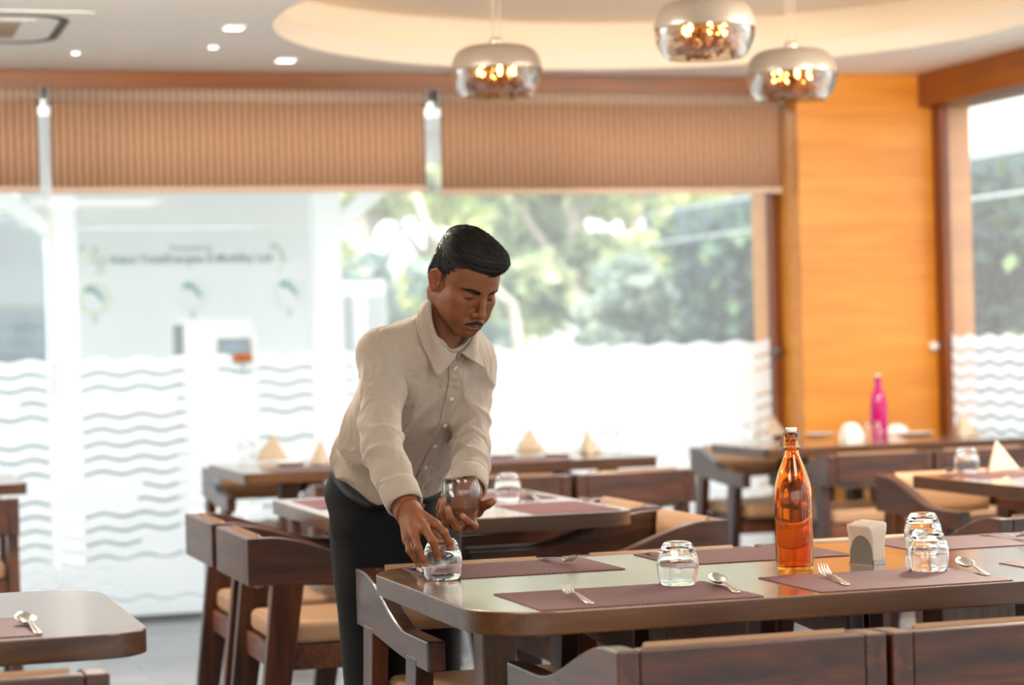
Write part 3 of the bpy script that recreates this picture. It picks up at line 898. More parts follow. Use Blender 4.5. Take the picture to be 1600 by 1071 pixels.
# folded napkin pyramids
def pyramid(px, py, w, h, rz, label):
    p = at(px, py, 0.75); m = MB()
    d = w * 0.62; rows = []
    front = [(-w / 2, -d / 2), (w / 2, -d / 2)]
    a, b, c, e = (-w / 2, -d * 0.5, 0), (w / 2, -d * 0.42, 0), (w * 0.10, d * 0.55, 0), (0.0, 0.0, h)
    mid = (0.02 * w, -d * 0.62, 0)
    def face(p0, p1, bul):
        out = []
        for i in range(9):
            u = i / 8; row = []
            for j in range(9):
                v = j / 8
                q = [(p0[k] * (1 - v) + p1[k] * v) * (1 - u) + e[k] * u for k in range(3)]
                s = bul * math.sin(PI * v) * (1 - u) ** 0.6
                n = Vector((p1[1] - p0[1], p0[0] - p1[0], 0)).normalized()
                row.append((q[0] + n.x * s, q[1] + n.y * s, q[2] + 0.001))
            out.append(row)
        return out
    m.grid(face(a, mid, 0.006)); m.grid(face(mid, b, 0.004)); m.grid(face(b, c, 0.010)); m.grid(face(c, a, 0.010))
    m.add([(-w * 0.56, -d * 0.60, 0.004), (w * 0.56, -d * 0.52, 0.004), (w * 0.12, d * 0.66, 0.004), (-w * 0.56, -d * 0.60, 0.001), (w * 0.56, -d * 0.52, 0.001), (w * 0.12, d * 0.66, 0.001)], [(0, 1, 2), (5, 4, 3), (0, 3, 4, 1), (1, 4, 5, 2), (2, 5, 3, 0)])
    o = m.build('folded_napkin', NAPKIN, solid=0.0025, weld=True, solid_off=-1)
    o.location = (p[0], p[1], TT + 0.001); o.rotation_euler = (0, 0, rz)
    return tag(o, label, 'napkin', 'beige napkins folded into pyramids')
pyramid(428, 718, 0.155, 0.115, -0.5, 'leftmost napkin pyramid on the window table')
pyramid(502, 726, 0.10, 0.105, -1.2, 'narrow napkin pyramid at the man right elbow on the window table')
pyramid(828, 704, 0.125, 0.105, -0.3, 'even-sided napkin pyramid right of the man on the window table')
pyramid(917, 709, 0.135, 0.105, 0.75, 'napkin pyramid with a dark fold at the right end of the window table')
pyramid(1208, 680, 0.13, 0.10, 0.2, 'napkin pyramid behind the top of the orange bottle')
pyramid(1502, 682, 0.17, 0.115, 0.5, 'napkin pyramid right of the pink bottle')
pyramid(1558, 737, 0.15, 0.11, 0.2, 'large sharp napkin pyramid beside the glass at the right edge table')

# small white plates and loose napkins on the two far tables
def plate(px, py, r, label):
    p = at(px, py, 0.75); m = MB()
    m.lathe([(0, 0.003), (r * 0.55, 0.003), (r * 0.66, 0.006), (r * 0.97, 0.0135), (r, 0.0145), (r * 0.98, 0.0125), (r * 0.66, 0.003), (r * 0.6, 0.0), (0, 0.0)], 40)
    o = m.build('side_plate', WHITE_CER); o.location = (p[0], p[1], TT)
    return tag(o, label, 'plate', 'white side plates')
plate(785, 714, 0.075, 'white plate right of the man sleeve on the window table')
plate(870, 712, 0.075, 'white plate between two napkin pyramids on the window table')
plate(455, 726, 0.075, 'white plate between the two left napkin pyramids')
plate(1282, 681, 0.085, 'white plate right of the orange bottle top on the pink bottle table')
plate(1430, 680, 0.095, 'white plate right of the pink bottle')
def crumple(px, py, w, h, label, seed):
    p = at(px, py, 0.75); rg = random.Random(seed); m = MB()
    ph = [rg.uniform(0, 6) for _ in range(4)]
    rows = []
    for i in range(17):
        th = PI / 2 * i / 16; row = []
        for k in range(33):
            a = 2 * PI * k / 32
            r = math.cos(th) ** 0.8 * (1 + 0.28 * math.sin(3 * a + ph[0]) * math.cos(th) + 0.12 * math.sin(5 * a + ph[1]))
            row.append((w / 2 * r * math.cos(a), w / 2 * r * math.sin(a) * 0.8, 0.001 + h * math.sin(th) * (1 + 0.15 * math.sin(2 * a + ph[2]) * math.cos(th))))
        rows.append(row)
    m.grid(rows, flip=True)
    o = m.build('crumpled_napkin', plain('white_cloth', lin('#f4f0ea'), 0.8)); o.location = (p[0], p[1], TT)
    return tag(o, label, 'napkin', 'crumpled white napkins')
crumple(1330, 690, 0.10, 0.085, 'crumpled white napkin left of the pink bottle', 4)
crumple(1400, 679, 0.10, 0.05, 'low crumpled white napkin right of the pink bottle', 9)
# ------------------------------------------------------------------ outside
GROUND = NT('pale_concrete')
_n = GROUND.new('TexNoise', Scale=1.2, Detail=6.0); _r = GROUND.ramp([(0.3, lin('#747878')), (0.7, lin('#909494'))]); _p = GROUND.bsdf(Roughness=0.85); GROUND.ln(GROUND.coord((1, 1, 1)), _n); GROUND.ln(_n, _r); GROUND.ln(_r, _p, 0, 0); GROUND = GROUND.m
m = MB(); m.box((-60, -40, -0.30), (70, 90, -0.07)); struct(m.build('ground', GROUND))
CANOPY = plain('white_canopy_paint', lin('#f2f3f2'), 0.6)
SIGNW = plain('white_sign_board', lin('#eceeee'), 0.5)
# charging booth: board, posts, roof
t = thing('booth_shelter', 'white open-sided shelter with posts and sloping roof beams beyond the glass wall', 'shelter', (2.3, 15, -0.07))
def loc(o, t):
    o.location = (-t.location[0], -t.location[1], -t.location[2]); return o
for (x, y) in ((1.47, 14.0), (3.13, 14.0)):
    m = MB(); m.box((x - 0.085, y - 0.085, -0.07), (x + 0.085, y + 0.085, 2.30)); loc(m.build('column', CANOPY, t, bevel=0.01), t)
for (x, dx) in ((1.47, -0.9), (3.13, 0.75)):
    m = MB(); m.hexa([(x - 0.07, 13.93, 1.95), (x + 0.07, 13.93, 1.95), (x + 0.07, 14.07, 1.95), (x - 0.07, 14.07, 1.95)] if dx < 0 else [(x - 0.07, 13.93, 1.95), (x + 0.07, 13.93, 1.95), (x + 0.07, 14.07, 1.95), (x - 0.07, 14.07, 1.95)],
           [(x + dx - 0.1, 13.93, 2.62), (x + dx + 0.1, 13.93, 2.62), (x + dx + 0.1, 14.07, 2.62), (x + dx - 0.1, 14.07, 2.62)])
    loc(m.build('brace', CANOPY, t, bevel=0.008), t)
m = MB(); m.box((-0.6, 13.0, 2.62), (4.6, 16.3, 2.74)); loc(m.build('roof_slab', CANOPY, t), t)
m = MB(); m.box((1.4, 16.02, 2.14), (3.6, 16.12, 2.62)); loc(m.build('fascia', CANOPY, t, bevel=0.01), t)

t = thing('sign_board', 'white sign board with green lettering and round emblems, seen through the glass wall', 'sign', (2.58, 16.0, -0.07))
m = MB(); m.box((1.70, 15.96, 1.14), (3.46, 16.0, 2.13)); loc(m.build('board', SIGNW, t, bevel=0.004), t)
m = MB(); m.box((1.70, 15.97, -0.07), (3.46, 16.0, 1.139)); loc(m.build('plinth', plain('grey_plinth', lin('#7f898b'), 0.7), t), t)
GREEN_T = plain('green_lettering', lin('#3c8172'), 0.5); PALE_T = plain('pale_lettering', lin('#86a49d'), 0.5)
TEAL = plain('teal_mark', lin('#2f8f8f'), 0.5); LIME = plain('lime_mark', lin('#cfdf8e'), 0.5); GREYM = plain('grey_mark', lin('#a9b6bb'), 0.5)
def text(s, w, x, z, mat, par):
    c = bpy.data.curves.new('lettering', 'FONT'); c.body = s; c.align_x = 'CENTER'; c.align_y = 'CENTER'; c.size = 0.1; c.extrude = 0.002; c.offset = 0.0016
    o = bpy.data.objects.new('lettering', c); COL.objects.link(o); c.materials.append(mat)
    o.parent = par
    bpy.context.view_layer.update()
    k = w / max(o.dimensions.x, 1e-3)
    me = bpy.data.meshes.new_from_object(o.evaluated_get(bpy.context.evaluated_depsgraph_get()))
    bpy.data.objects.remove(o)
    o = bpy.data.objects.new('lettering', me); COL.objects.link(o); o.parent = par
    o.scale = (k, k, 1); o.rotation_euler = (PI / 2, 0, 0)
    o.location = (x - par.location[0], 15.954 - par.location[1], z - par.location[2])
    return o
text('Powered by', 0.30, 2.588, 1.985, PALE_T, t)
text('Adani TotalEnergies E-Mobility Ltd', 1.165, 2.588, 1.908, GREEN_T, t)
def ring(m, x, z, r0, r1, a0, a1, y=15.955, n=28, mi=0):
    pts = []
    for i in range(n + 1):
        a = a0 + (a1 - a0) * i / n
        pts.append([(x + r0 * math.cos(a), y, z + r0 * math.sin(a)), (x + r1 * math.cos(a), y, z + r1 * math.sin(a))])
    m.grid(pts, mi)
for px, py, k in ((148, 467, 0), (301, 461, 1), (452, 458, 2)):
    p = at_y(px, py, 15.95)
    m = MB(); ring(m, p[0], p[2], 0.092, 0.108, 0, 2 * PI); e = loc(m.build('emblem', LIME if k == 0 else plain('faint_ring', lin('#dfe5dc'), 0.5), t, solid=0.003), t)
    m = MB(); pts = []
    for i in range(13):
        u = i / 12; x = -0.065 + 0.125 * u; z = 0.058 + 0.022 * math.sin(u * 2.6 + 0.3) - 0.075 * u * u; w = 0.020 + 0.004 * u
        pts.append([(p[0] + x, 15.951, p[2] + z - w), (p[0] + x, 15.951, p[2] + z + w)])
    m.grid(pts); m.build('swoosh', TEAL, e, solid=0.003)
    m = MB(); m.box((p[0] - 0.014, 15.95, p[2] - 0.165), (p[0] + 0.014, 15.956, p[2] - 0.118)); m.build('pointer', GREYM, e)
rg = random.Random(2)
for cx, n in ((146, 9), (443, 7)):
    for i in range(n):
        p = at_y(cx + rg.uniform(-20, 18), 403 + rg.uniform(-20, 22), 15.95)
        m = MB(); m.prism([(p[2] + 0.02 * math.sin(a), p[0] + 0.014 * math.cos(a)) for a in np.linspace(0, 2 * PI, 13)[:-1]], 15.951, 15.957, axis=1)
        loc(m.build('dot', LIME if i % 3 == 0 else GREYM, t), t)
# kiosk
t = thing('charging_kiosk', 'white kiosk with a sloping side and a small dark screen before the sign board', 'kiosk', (2.48, 14.5, -0.07))
m = MB(); prof = [(14.30, -0.07), (14.75, -0.07), (14.75, 1.46), (14.50, 1.46), (14.30, 1.30)]
m.prism(prof, 2.27, 2.73, axis=0); loc(m.build('body', WHITE_PAINT, t, bevel=0.012), t)
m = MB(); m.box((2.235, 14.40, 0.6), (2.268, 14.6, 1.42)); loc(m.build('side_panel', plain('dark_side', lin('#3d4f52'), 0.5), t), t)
m = MB(); m.box((2.475, 14.275, 1.10), (2.685, 14.30, 1.325)); f = loc(m.build('screen_frame', plain('dark_bezel', lin('#3a4648'), 0.4), t), t)
m = MB(); m.box((2.495, 14.268, 1.10), (2.655, 14.276, 1.305)); m.build('screen', plain('dark_screen', lin('#5a6f88'), 0.3), f)
# shuttered building at the left
t = thing('shuttered_building', 'grey building with horizontal shutter slats at the photo left edge', 'building', (-0.8, 16.5, -0.07))
m = MB(); m.box((-4.5, 16.55, -0.07), (1.62, 20, 3.4)); loc(m.build('wall', plain('grey_render', lin('#b9c4c4'), 0.7), t), t)
m = MB()
for i in range(22):
    z = 1.62 + i * 0.028; m.box((-4.4, 16.48, z), (1.60, 16.549, z + 0.018))
loc(m.build('upper_shutter', plain('pale_slats', lin('#dfe6ea'), 0.6), t), t)
m = MB()
for i in range(14):
    z = 0.0 + i * 0.112; m.box((-4.4, 16.50, z), (1.60, 16.549, z + 0.104))
loc(m.build('lower_shutter', plain('bluish_slats', lin('#8598a3'), 0.6), t), t)
# outdoor units right of the booth
t = thing('outdoor_unit', 'grey box-shaped outdoor unit standing right of the white post', 'outdoor unit', (4.75, 20.2, -0.07))
m = MB(); m.box((4.50, 20.0, 0.6), (5.03, 20.4, 1.84)); loc(m.build('casing', plain('unit_grey', lin('#b9bcbe'), 0.6), t, bevel=0.02), t)
m = MB(); m.box((4.56, 19.985, 0.75), (4.72, 20.0, 1.72)); loc(m.build('grille', plain('unit_dark', lin('#77797d'), 0.6), t), t)
m = MB(); m.box((4.84, 19.985, 0.75), (5.0, 20.0, 1.72)); loc(m.build('grille', plain('unit_dark', lin('#8b8d90'), 0.6), t), t)
m = MB(); m.box((4.45, 19.9, -0.07), (5.1, 20.5, 0.6)); loc(m.build('plinth', GROUND, t), t)
# tapering white wing wall among the trees
m = MB(); m.hexa([(8.2, 25.0, -0.07), (8.87, 25.0, -0.07), (8.87, 25.3, -0.07), (8.2, 25.3, -0.07)], [(8.78, 25.0, 1.76), (8.87, 25.0, 1.76), (8.87, 25.3, 1.76), (8.78, 25.3, 1.76)])
tag(m.build('boundary_wall', WHITE_PAINT), 'white tapering wall end standing among the trees', 'wall')
m = MB(); m.box((4.4, 20.9, -0.07), (9.05, 21.0, 1.12)); tag(m.build('brightening_wall', WHITE_PAINT), 'added low white wall that brightens the gaps in the frosted glass', 'wall')  # added low wall, whitens what shows through the film gaps
m = MB(); m.box((-20, 44, -0.07), (60, 44.4, 3.2)); struct(m.build('boundary_wall_far', plain('pale_render', lin('#cfd6d4'), 0.8)))

# trees and shrubs
def leaf_mat(name, cols, trans=0.45):
    t = NT(name)
    at_ = t.new('Attribute'); at_.attribute_name = 'tone'
    r = t.ramp([(i / (len(cols) - 1), lin(c)) for i, c in enumerate(cols)])
    t.ln(at_, r, 2, 0)
    d = t.new('BsdfDiffuse'); tr = t.new('BsdfTranslucent'); mx = t.new('MixShader', Fac=trans)
    t.ln(r, d, 0, 0); t.ln(r, tr, 0, 0); t.ln(d, mx, 0, 1); t.ln(tr, mx, 0, 2); t.ln(mx, t.out)
    return t.m
LEAF_Y = leaf_mat('yellow_green_leaves', ['#9aa880', '#c0cc98', '#e0e4b0', '#f4eec0'])
LEAF_G = leaf_mat('green_leaves', ['#7c8c74', '#a4b08c', '#c8d0a8', '#e4e4bc'])
LEAF_B = leaf_mat('blue_green_leaves', ['#708080', '#90a098', '#a8b8ac', '#c8ccb4'])
LEAF_D = leaf_mat('dark_creeper_leaves', ['#2e4348', '#41585a', '#587068', '#7d966c'], 0.2)
BARK = wood('pale_bark', '#a8988a', '#c9b9aa', '#e0d4c6', 2, rough=0.8, grain=12, along=3)
def leaves(seed, blobs, n, size):
    rg = np.random.RandomState(seed)
    bl = np.array(blobs, float); vol = bl[:, 3] * bl[:, 4] * bl[:, 5]
    idx = rg.choice(len(bl), n, p=vol / vol.sum())
    d = rg.normal(size=(n, 3)); d /= np.linalg.norm(d, axis=1)[:, None]
    c = bl[idx, :3] + d * bl[idx, 3:6] * (rg.rand(n) ** 0.4)[:, None]
    nrm = rg.normal(size=(n, 3)) + d * 0.8 + np.array([0, 0, 0.5]); nrm /= np.linalg.norm(nrm, axis=1)[:, None]
    tx = np.cross(nrm, rg.normal(size=(n, 3))); tx /= np.linalg.norm(tx, axis=1)[:, None]
    ty = np.cross(nrm, tx)
    s = size * rg.uniform(0.6, 1.4, n)[:, None]
    q = np.stack([c - tx * s, c - ty * s * 0.55, c + tx * s, c + ty * s * 0.55], 1).reshape(-1, 3)
    tone = np.clip(rg.normal(0.5, 0.22, n) + 0.25 * (rg.rand(len(bl))[idx] - 0.5) * 2, 0, 1)
    me = bpy.data.meshes.new('foliage')
    me.from_pydata(q.tolist(), [], np.arange(4 * n).reshape(n, 4).tolist())
    a = me.attributes.new('tone', 'FLOAT', 'FACE'); a.data.foreach_set('value', tone.astype(np.float32))
    return me
def tree(x, y, h, spread, mat, seed, label, group, trunk=True, n=2600, size=0.16, lean=0.0, zlo=0.25, kind='tree'):
    rg = random.Random(seed)
    t = thing(kind, label, kind, (x, y, -0.07), group=group)
    blobs = []
    for i in range(16):
        a = rg.uniform(0, 2 * PI); rr = spread * math.sqrt(rg.random()) * 0.75; z = h * rg.uniform(zlo, 0.95)
        k = spread * rg.uniform(0.28, 0.5)
        blobs.append((rr * math.cos(a), rr * math.sin(a), z, k, k, k * 0.8))
    me = leaves(seed, blobs, n, size); me.materials.append(mat)
    o = bpy.data.objects.new('foliage', me); COL.objects.link(o); o.parent = t
    if trunk:
        m = MB(); r = 0.05 + h * 0.012
        m.tube([(0, 0, 0), (lean * 0.25 + 0.05, 0.02, h * 0.25), (lean * 0.6 - 0.04, 0, h * 0.5), (lean, 0, h * 0.8)], [r * 1.3, r, r * 0.8, r * 0.3], 10)
        for k in range(4):
            a = rg.uniform(0, 6.28)
            m.tube([(lean * 0.4, 0, h * (0.35 + 0.08 * k)), (lean * 0.5 + 0.4 * spread * math.cos(a), 0.4 * spread * math.sin(a), h * (0.5 + 0.09 * k)), (lean * 0.5 + 0.7 * spread * math.cos(a), 0.7 * spread * math.sin(a), h * (0.62 + 0.09 * k))], [r * 0.6, r * 0.4, r * 0.15], 8)
        m.build('trunk', BARK, t)
    return t
gt = 'trees beyond the glass wall'
def tx(px, y): return at_y(px, 500, y)[0]
tree(tx(575, 26), 26, 5.0, 1.35, LEAF_G, 11, 'green tree right of the white booth post', gt)
tree(tx(680, 31), 31, 5.5, 1.5, LEAF_Y, 12, 'yellow green tree behind the man head, left side', gt)
tree(tx(800, 36.5), 36.5, 5.8, 1.7, LEAF_Y, 13, 'yellow green tree directly right of the man head', gt)
tree(tx(905, 26.5), 26.5, 5.4, 1.3, LEAF_G, 14, 'green tree above the white tapering wall', gt)
tree(tx(1000, 31), 31, 5.4, 1.5, LEAF_Y, 15, 'pale yellow green tree right of the tapering wall', gt)
tree(tx(1085, 36.5), 36.5, 5.8, 1.7, LEAF_B, 16, 'blue green tree at the right part of the back window', gt)
tree(tx(1165, 26.5), 26.5, 5.0, 1.2, LEAF_Y, 17, 'bright yellow green tree touching the orange column', gt)
tree(tx(470, 31), 31, 5.4, 1.4, LEAF_Y, 19, 'yellow green tree behind the sign board', gt)
gs = 'shrubs under the trees'
for i, (px, y, lb) in enumerate(((640, 22.5, 'dusky shrub low behind the man shoulder'), (745, 24.6, 'dusky shrub low right of the man face'), (930, 22.6, 'dusky shrub right of the tapering wall'), (1080, 29, 'dusky blue green shrub low near the column'))):
    tree(tx(px, y), y, 2.1, 0.85, LEAF_B, 30 + i, lb, gs, trunk=False, n=1500, size=0.12, zlo=0.1, kind='shrub')
m = MB(); P0, P1 = at_y(650, 300, 19), at_y(690, 385, 19)
m.tube([at_y(640, 230, 19), P0, at_y(662, 345, 19), P1, at_y(745, 430, 19), at_y(800, 475, 19), at_y(812, 540, 19), at_y(812, 640, 19), (*at_y(812, 700, 19)[:2], -0.07)], [0.03, 0.04, 0.045, 0.045, 0.045, 0.05, 0.055, 0.055, 0.06], 10)
t = tag(m.build('bent_tree_trunk', BARK), 'pale bent tree trunk curving behind the man head', 'tree')
# right-hand side: creeper-covered wall with cables, pale building behind
t = thing('creeper_hedge', 'dark blue green creeper wall outside the right-hand glass', 'hedge', (9.4, 16.5, -0.07))
me = leaves(77, [(0, -7 + 1.0 * i, 0.35 + 0.5 * j, 0.3, 0.75, 0.42) for i in range(15) for j in range(5)], 6500, 0.11)
me.materials.append(LEAF_D); o = bpy.data.objects.new('foliage', me); COL.objects.link(o); o.parent = t
m = MB(); m.box((0.25, -8, 0), (0.45, 8, 2.85)); m.build('backing_wall', plain('dark_render', lin('#50666c'), 0.8), t)
for z, lb in ((2.60, 'upper thin cable in front of the dark creeper'), (2.28, 'lower thin cable in front of the dark creeper')):
    m = MB(); m.tube([(8.7, 8, z), (8.7, 23, z)], 0.012, 6); tag(m.build('cable', plain('pale_cable', lin('#c9d2d4'), 0.5)), lb, 'cable', 'cables along the creeper wall')
t = thing('pale_building', 'white building rising above the dark creeper wall', 'building', (19, 22, -0.07))
m = MB(); m.box((-2, -14, 0), (3, 14, 6)); m.build('wall', WHITE_PAINT, t)
m = MB(); m.box((-2.2, -14.2, 6), (3.2, 14.2, 6.2)); m.build('parapet', WHITE_PAINT, t)
# ------------------------------------------------------------------ the man: distance fields turned into surfaces
def smin(a, b, k):
    h = np.clip(0.5 + 0.5 * (b - a) / k, 0, 1)
    return b + (a - b) * h - k * h * (1 - h)
def smax(a, b, k): return -smin(-a, -b, k)
def rcone(p, a, b, r1, r2):
    a, b = np.asarray(a, float), np.asarray(b, float)
    ba = b - a; l2 = ba @ ba; rr = r1 - r2; a2 = l2 - rr * rr
    if a2 <= 1e-12:
        return np.minimum(np.linalg.norm(p - a, axis=-1) - r1, np.linalg.norm(p - b, axis=-1) - r2)
    il2 = 1 / l2
    pa = p - a; y = pa @ ba; z = y - l2
    q = pa * l2 - y[..., None] * ba
    x2 = (q * q).sum(-1); y2 = y * y * l2; z2 = z * z * l2
    k = np.sign(rr) * rr * rr * x2
    d = (np.sqrt(x2 * a2 * il2) + y * rr) * il2 - r1
    c1 = np.sign(z) * a2 * z2 > k
    c2 = np.sign(y) * a2 * y2 < k
    d = np.where(c2, np.sqrt(x2 + y2) * il2 - r1, d)
    return np.where(c1, np.sqrt(x2 + z2) * il2 - r2, d)
def ell(p, c, r):
    q = p - np.asarray(c, float); r = np.asarray(r, float)
    k0 = np.linalg.norm(q / r, axis=-1); k1 = np.linalg.norm(q / (r * r), axis=-1)
    return np.where(k1 < 1e-9, -r.min(), k0 * (k0 - 1) / np.maximum(k1, 1e-9))
def sph(p, c, r): return np.linalg.norm(p - np.asarray(c, float), axis=-1) - r
def chain(p, pts, rs, k=0.0):
    d = None
    for i in range(len(pts) - 1):
        e = rcone(p, pts[i], pts[i + 1], rs[i], rs[i + 1])
        d = e if d is None else (np.minimum(d, e) if k == 0 else smin(d, e, k))
    return d
def nets(f, lo, hi, h, margin=0.012):
    lo = np.array(lo, float); hi = np.array(hi, float)
    B = 8
    nb = np.maximum(1, np.ceil((hi - lo) / (h * B)).astype(int))
    n = nb * B + 1
    F = np.full(n, 1.0, np.float32)
    ci = np.stack(np.meshgrid(*[np.arange(k) for k in nb], indexing='ij'), -1).reshape(-1, 3)
    cd = f(lo + (ci * B + B / 2) * h)
    thr = B * h * 0.87 + margin
    off = np.stack(np.meshgrid(*[np.arange(B + 1)] * 3, indexing='ij'), -1).reshape(-1, 3)
    for c in ci[cd < -thr]:
        x, y, z = c * B; F[x:x + B + 1, y:y + B + 1, z:z + B + 1] = -1.0
    act = ci[np.abs(cd) <= thr]
    for s in range(0, len(act), 400):
        a = act[s:s + 400]
        g = (a * B)[:, None, :] + off[None]
        v = f(lo + g.reshape(-1, 3) * h)
        g = g.reshape(-1, 3); F[g[:, 0], g[:, 1], g[:, 2]] = v
    ins = F < 0
    cx = [ins[:-1, :-1, :-1], ins[1:, :-1, :-1], ins[:-1, 1:, :-1], ins[1:, 1:, :-1], ins[:-1, :-1, 1:], ins[1:, :-1, 1:], ins[:-1, 1:, 1:], ins[1:, 1:, 1:]]
    cnt = sum(c.astype(np.int8) for c in cx)
    act = (cnt > 0) & (cnt < 8)
    idx = np.argwhere(act)
    vid = np.full(act.shape, -1, np.int64); vid[tuple(idx.T)] = np.arange(len(idx))
    acc = np.zeros((len(idx), 3)); w = np.zeros(len(idx))
    corners = [(0, 0, 0), (1, 0, 0), (0, 1, 0), (1, 1, 0), (0, 0, 1), (1, 0, 1), (0, 1, 1), (1, 1, 1)]
    val = [F[idx[:, 0] + c[0], idx[:, 1] + c[1], idx[:, 2] + c[2]].astype(float) for c in corners]
    for i in range(8):
        for j in range(i + 1, 8):
            dlt = [corners[j][k] - corners[i][k] for k in range(3)]
            if sum(abs(q) for q in dlt) != 1: continue
            m_ = (val[i] < 0) != (val[j] < 0)
            t = np.where(m_, val[i] / np.where(m_, val[i] - val[j], 1), 0)
            p = np.array(corners[i])[None] + t[:, None] * np.array(dlt)[None]
            acc += np.where(m_[:, None], p, 0); w += m_
    V = lo + (idx + acc / w[:, None]) * h
    quads = []
    for ax in range(3):
        o1, o2 = [k for k in range(3) if k != ax]
        sl0 = [slice(None)] * 3; sl1 = [slice(None)] * 3
        sl0[ax] = slice(0, -1); sl1[ax] = slice(1, None)
        a, b = ins[tuple(sl0)], ins[tuple(sl1)]
        e = np.argwhere(a != b)
        e = e[(e[:, o1] > 0) & (e[:, o2] > 0) & (e[:, o1] < act.shape[o1]) & (e[:, o2] < act.shape[o2])]
        def g(d1, d2):
            q = e.copy(); q[:, o1] -= d1; q[:, o2] -= d2
            return vid[q[:, 0], q[:, 1], q[:, 2]]
        Q = np.stack([g(1, 1), g(0, 1), g(0, 0), g(1, 0)], 1)
        fl = ins[e[:, 0], e[:, 1], e[:, 2]]
        if ax == 1: fl = ~fl
        Q[~fl] = Q[~fl][:, ::-1]
        quads.append(Q)
    Q = np.concatenate(quads); Q = Q[(Q >= 0).all(1)]
    return V, Q
def grad(f, V, e=0.0008):
    g = np.stack([f(V + np.array([e if k == i else 0 for k in range(3)])) - f(V - np.array([e if k == i else 0 for k in range(3)])) for i in range(3)], -1)
    return g / np.maximum(np.linalg.norm(g, axis=-1, keepdims=True), 1e-9)
def surf(name, parts, mats, parent=None, color=None):      # parts: list of (V, Q[, material index])
    Vs, Qs, mi, o = [], [], [], 0
    for p in parts:
        Vs.append(p[0]); Qs.append(p[1] + o); o += len(p[0]); mi.append(np.full(len(p[1]), p[2] if len(p) > 2 else 0))
    V, Q, mi = np.concatenate(Vs), np.concatenate(Qs), np.concatenate(mi)
    me = bpy.data.meshes.new(name)
    me.vertices.add(len(V)); me.vertices.foreach_set('co', V.astype(np.float32).ravel())
    me.loops.add(Q.size); me.loops.foreach_set('vertex_index', Q.astype(np.int32).ravel())
    me.polygons.add(len(Q)); me.polygons.foreach_set('loop_start', np.arange(0, Q.size, 4, dtype=np.int32))
    me.polygons.foreach_set('use_smooth', np.ones(len(Q), bool)); me.polygons.foreach_set('material_index', mi.astype(np.int32))
    me.update(calc_edges=True); me.validate()
    for m_ in (mats if isinstance(mats, list) else [mats]): me.materials.append(m_)
    if color is not None:
        a = me.attributes.new('tone', 'FLOAT_COLOR', 'POINT')
        a.data.foreach_set('color', np.c_[color, np.ones(len(color))].astype(np.float32).ravel())
    ob = bpy.data.objects.new(name, me); COL.objects.link(ob)
    if parent: ob.parent = parent
    return ob

PX0 = np.array([at_d(600, 900, 5.45)[0], at_d(600, 900, 5.45)[1], 0.0])     # where he stands
def J(px, py, dep): return at_d(px, py, dep) - PX0
def norm(v): v = np.asarray(v, float); return v / np.linalg.norm(v)

# skeleton
waist = J(601, 742, 5.42); neck = J(699, 512, 5.11)
sh_r, el_r, wr_r = J(597, 552, 5.11), J(595, 698, 4.93), J(636, 797, 4.80)
sh_l, el_l, wr_l = J(736, 568, 5.30), J(736, 694, 5.17), J(733, 768, 4.98)
TZ = norm(neck - waist); TL = np.linalg.norm(neck - waist)
fyaw = math.radians(36)
TY = CR * math.sin(fyaw) - CF * math.cos(fyaw); TY = norm(TY - TZ * (TY @ TZ))
TX = np.cross(TY, TZ)                                  # towards his right
TM = np.stack([TX, TY, TZ])                            # rows: torso axes
def tor(p): return (p - waist) @ TM.T
def untor(q): return np.asarray(q, float) @ TM + waist

# ---- shirt
SZ = np.array([-0.03, 0.0, 0.05, 0.12, 0.20, 0.28, 0.34, 0.385, 0.420, 0.450, 0.480]) / 0.47 * TL
SA = np.array([0.142, 0.146, 0.153, 0.154, 0.154, 0.158, 0.156, 0.142, 0.106, 0.066, 0.056])
SB = np.array([0.104, 0.108, 0.112, 0.110, 0.108, 0.109, 0.104, 0.094, 0.078, 0.062, 0.056])
SYO = np.array([0.0, 0.004, 0.008, 0.006, 0.002, 0.0, -0.004, -0.01, -0.012, -0.006, 0.0])
def wob(p, k, s):      # a soft wandering value in -1..1
    return (np.sin(p @ np.array([1.0, 0.6, -0.4]) * k + s) + np.sin(p @ np.array([-0.5, 1.0, 0.7]) * k * 1.31 + 2.1 * s) + np.sin(p @ np.array([0.3, -0.8, 1.0]) * k * 0.83 + 3.7 * s)) / 3
def crease(t, w=1.4): return np.power(1 - np.abs(np.sin(t)), w)
def HEM(x): return 0.048 + 0.02 * x
def torso_sdf(p, grow=0.0):
    q = tor(p); z = q[..., 2]
    a = np.interp(z, SZ, SA) + grow; b = np.interp(z, SZ, SB) + grow; yo = np.interp(z, SZ, SYO)
    x, y = q[..., 0], q[..., 1] - yo
    e = 2.35
    k = (np.abs(x / a) ** e + np.abs(y / b) ** e) ** (1 / e)
    d = (k - 1) * np.minimum(a, b) * 0.92
    cap = np.maximum(z - SZ[-1], HEM(x) - z)
    return np.maximum(d, cap)
def arm_sdf(p, s, e, w, r=(0.066, 0.053, 0.040)):
    m1 = s * 0.5 + e * 0.5
    return chain(p, [s, m1, e, e * 0.45 + w * 0.55, w], [r[0], (r[0] + r[1]) / 2, r[1], (r[1] + r[2]) / 2 + 0.003, r[2]], 0.012)
cuff_r = wr_r + norm(el_r - wr_r) * 0.035
cuff_l = wr_l + norm(el_l - wr_l) * 0.030
def along(p, a, b):
    ab = b - a; return ((p - a) @ ab) / (ab @ ab)
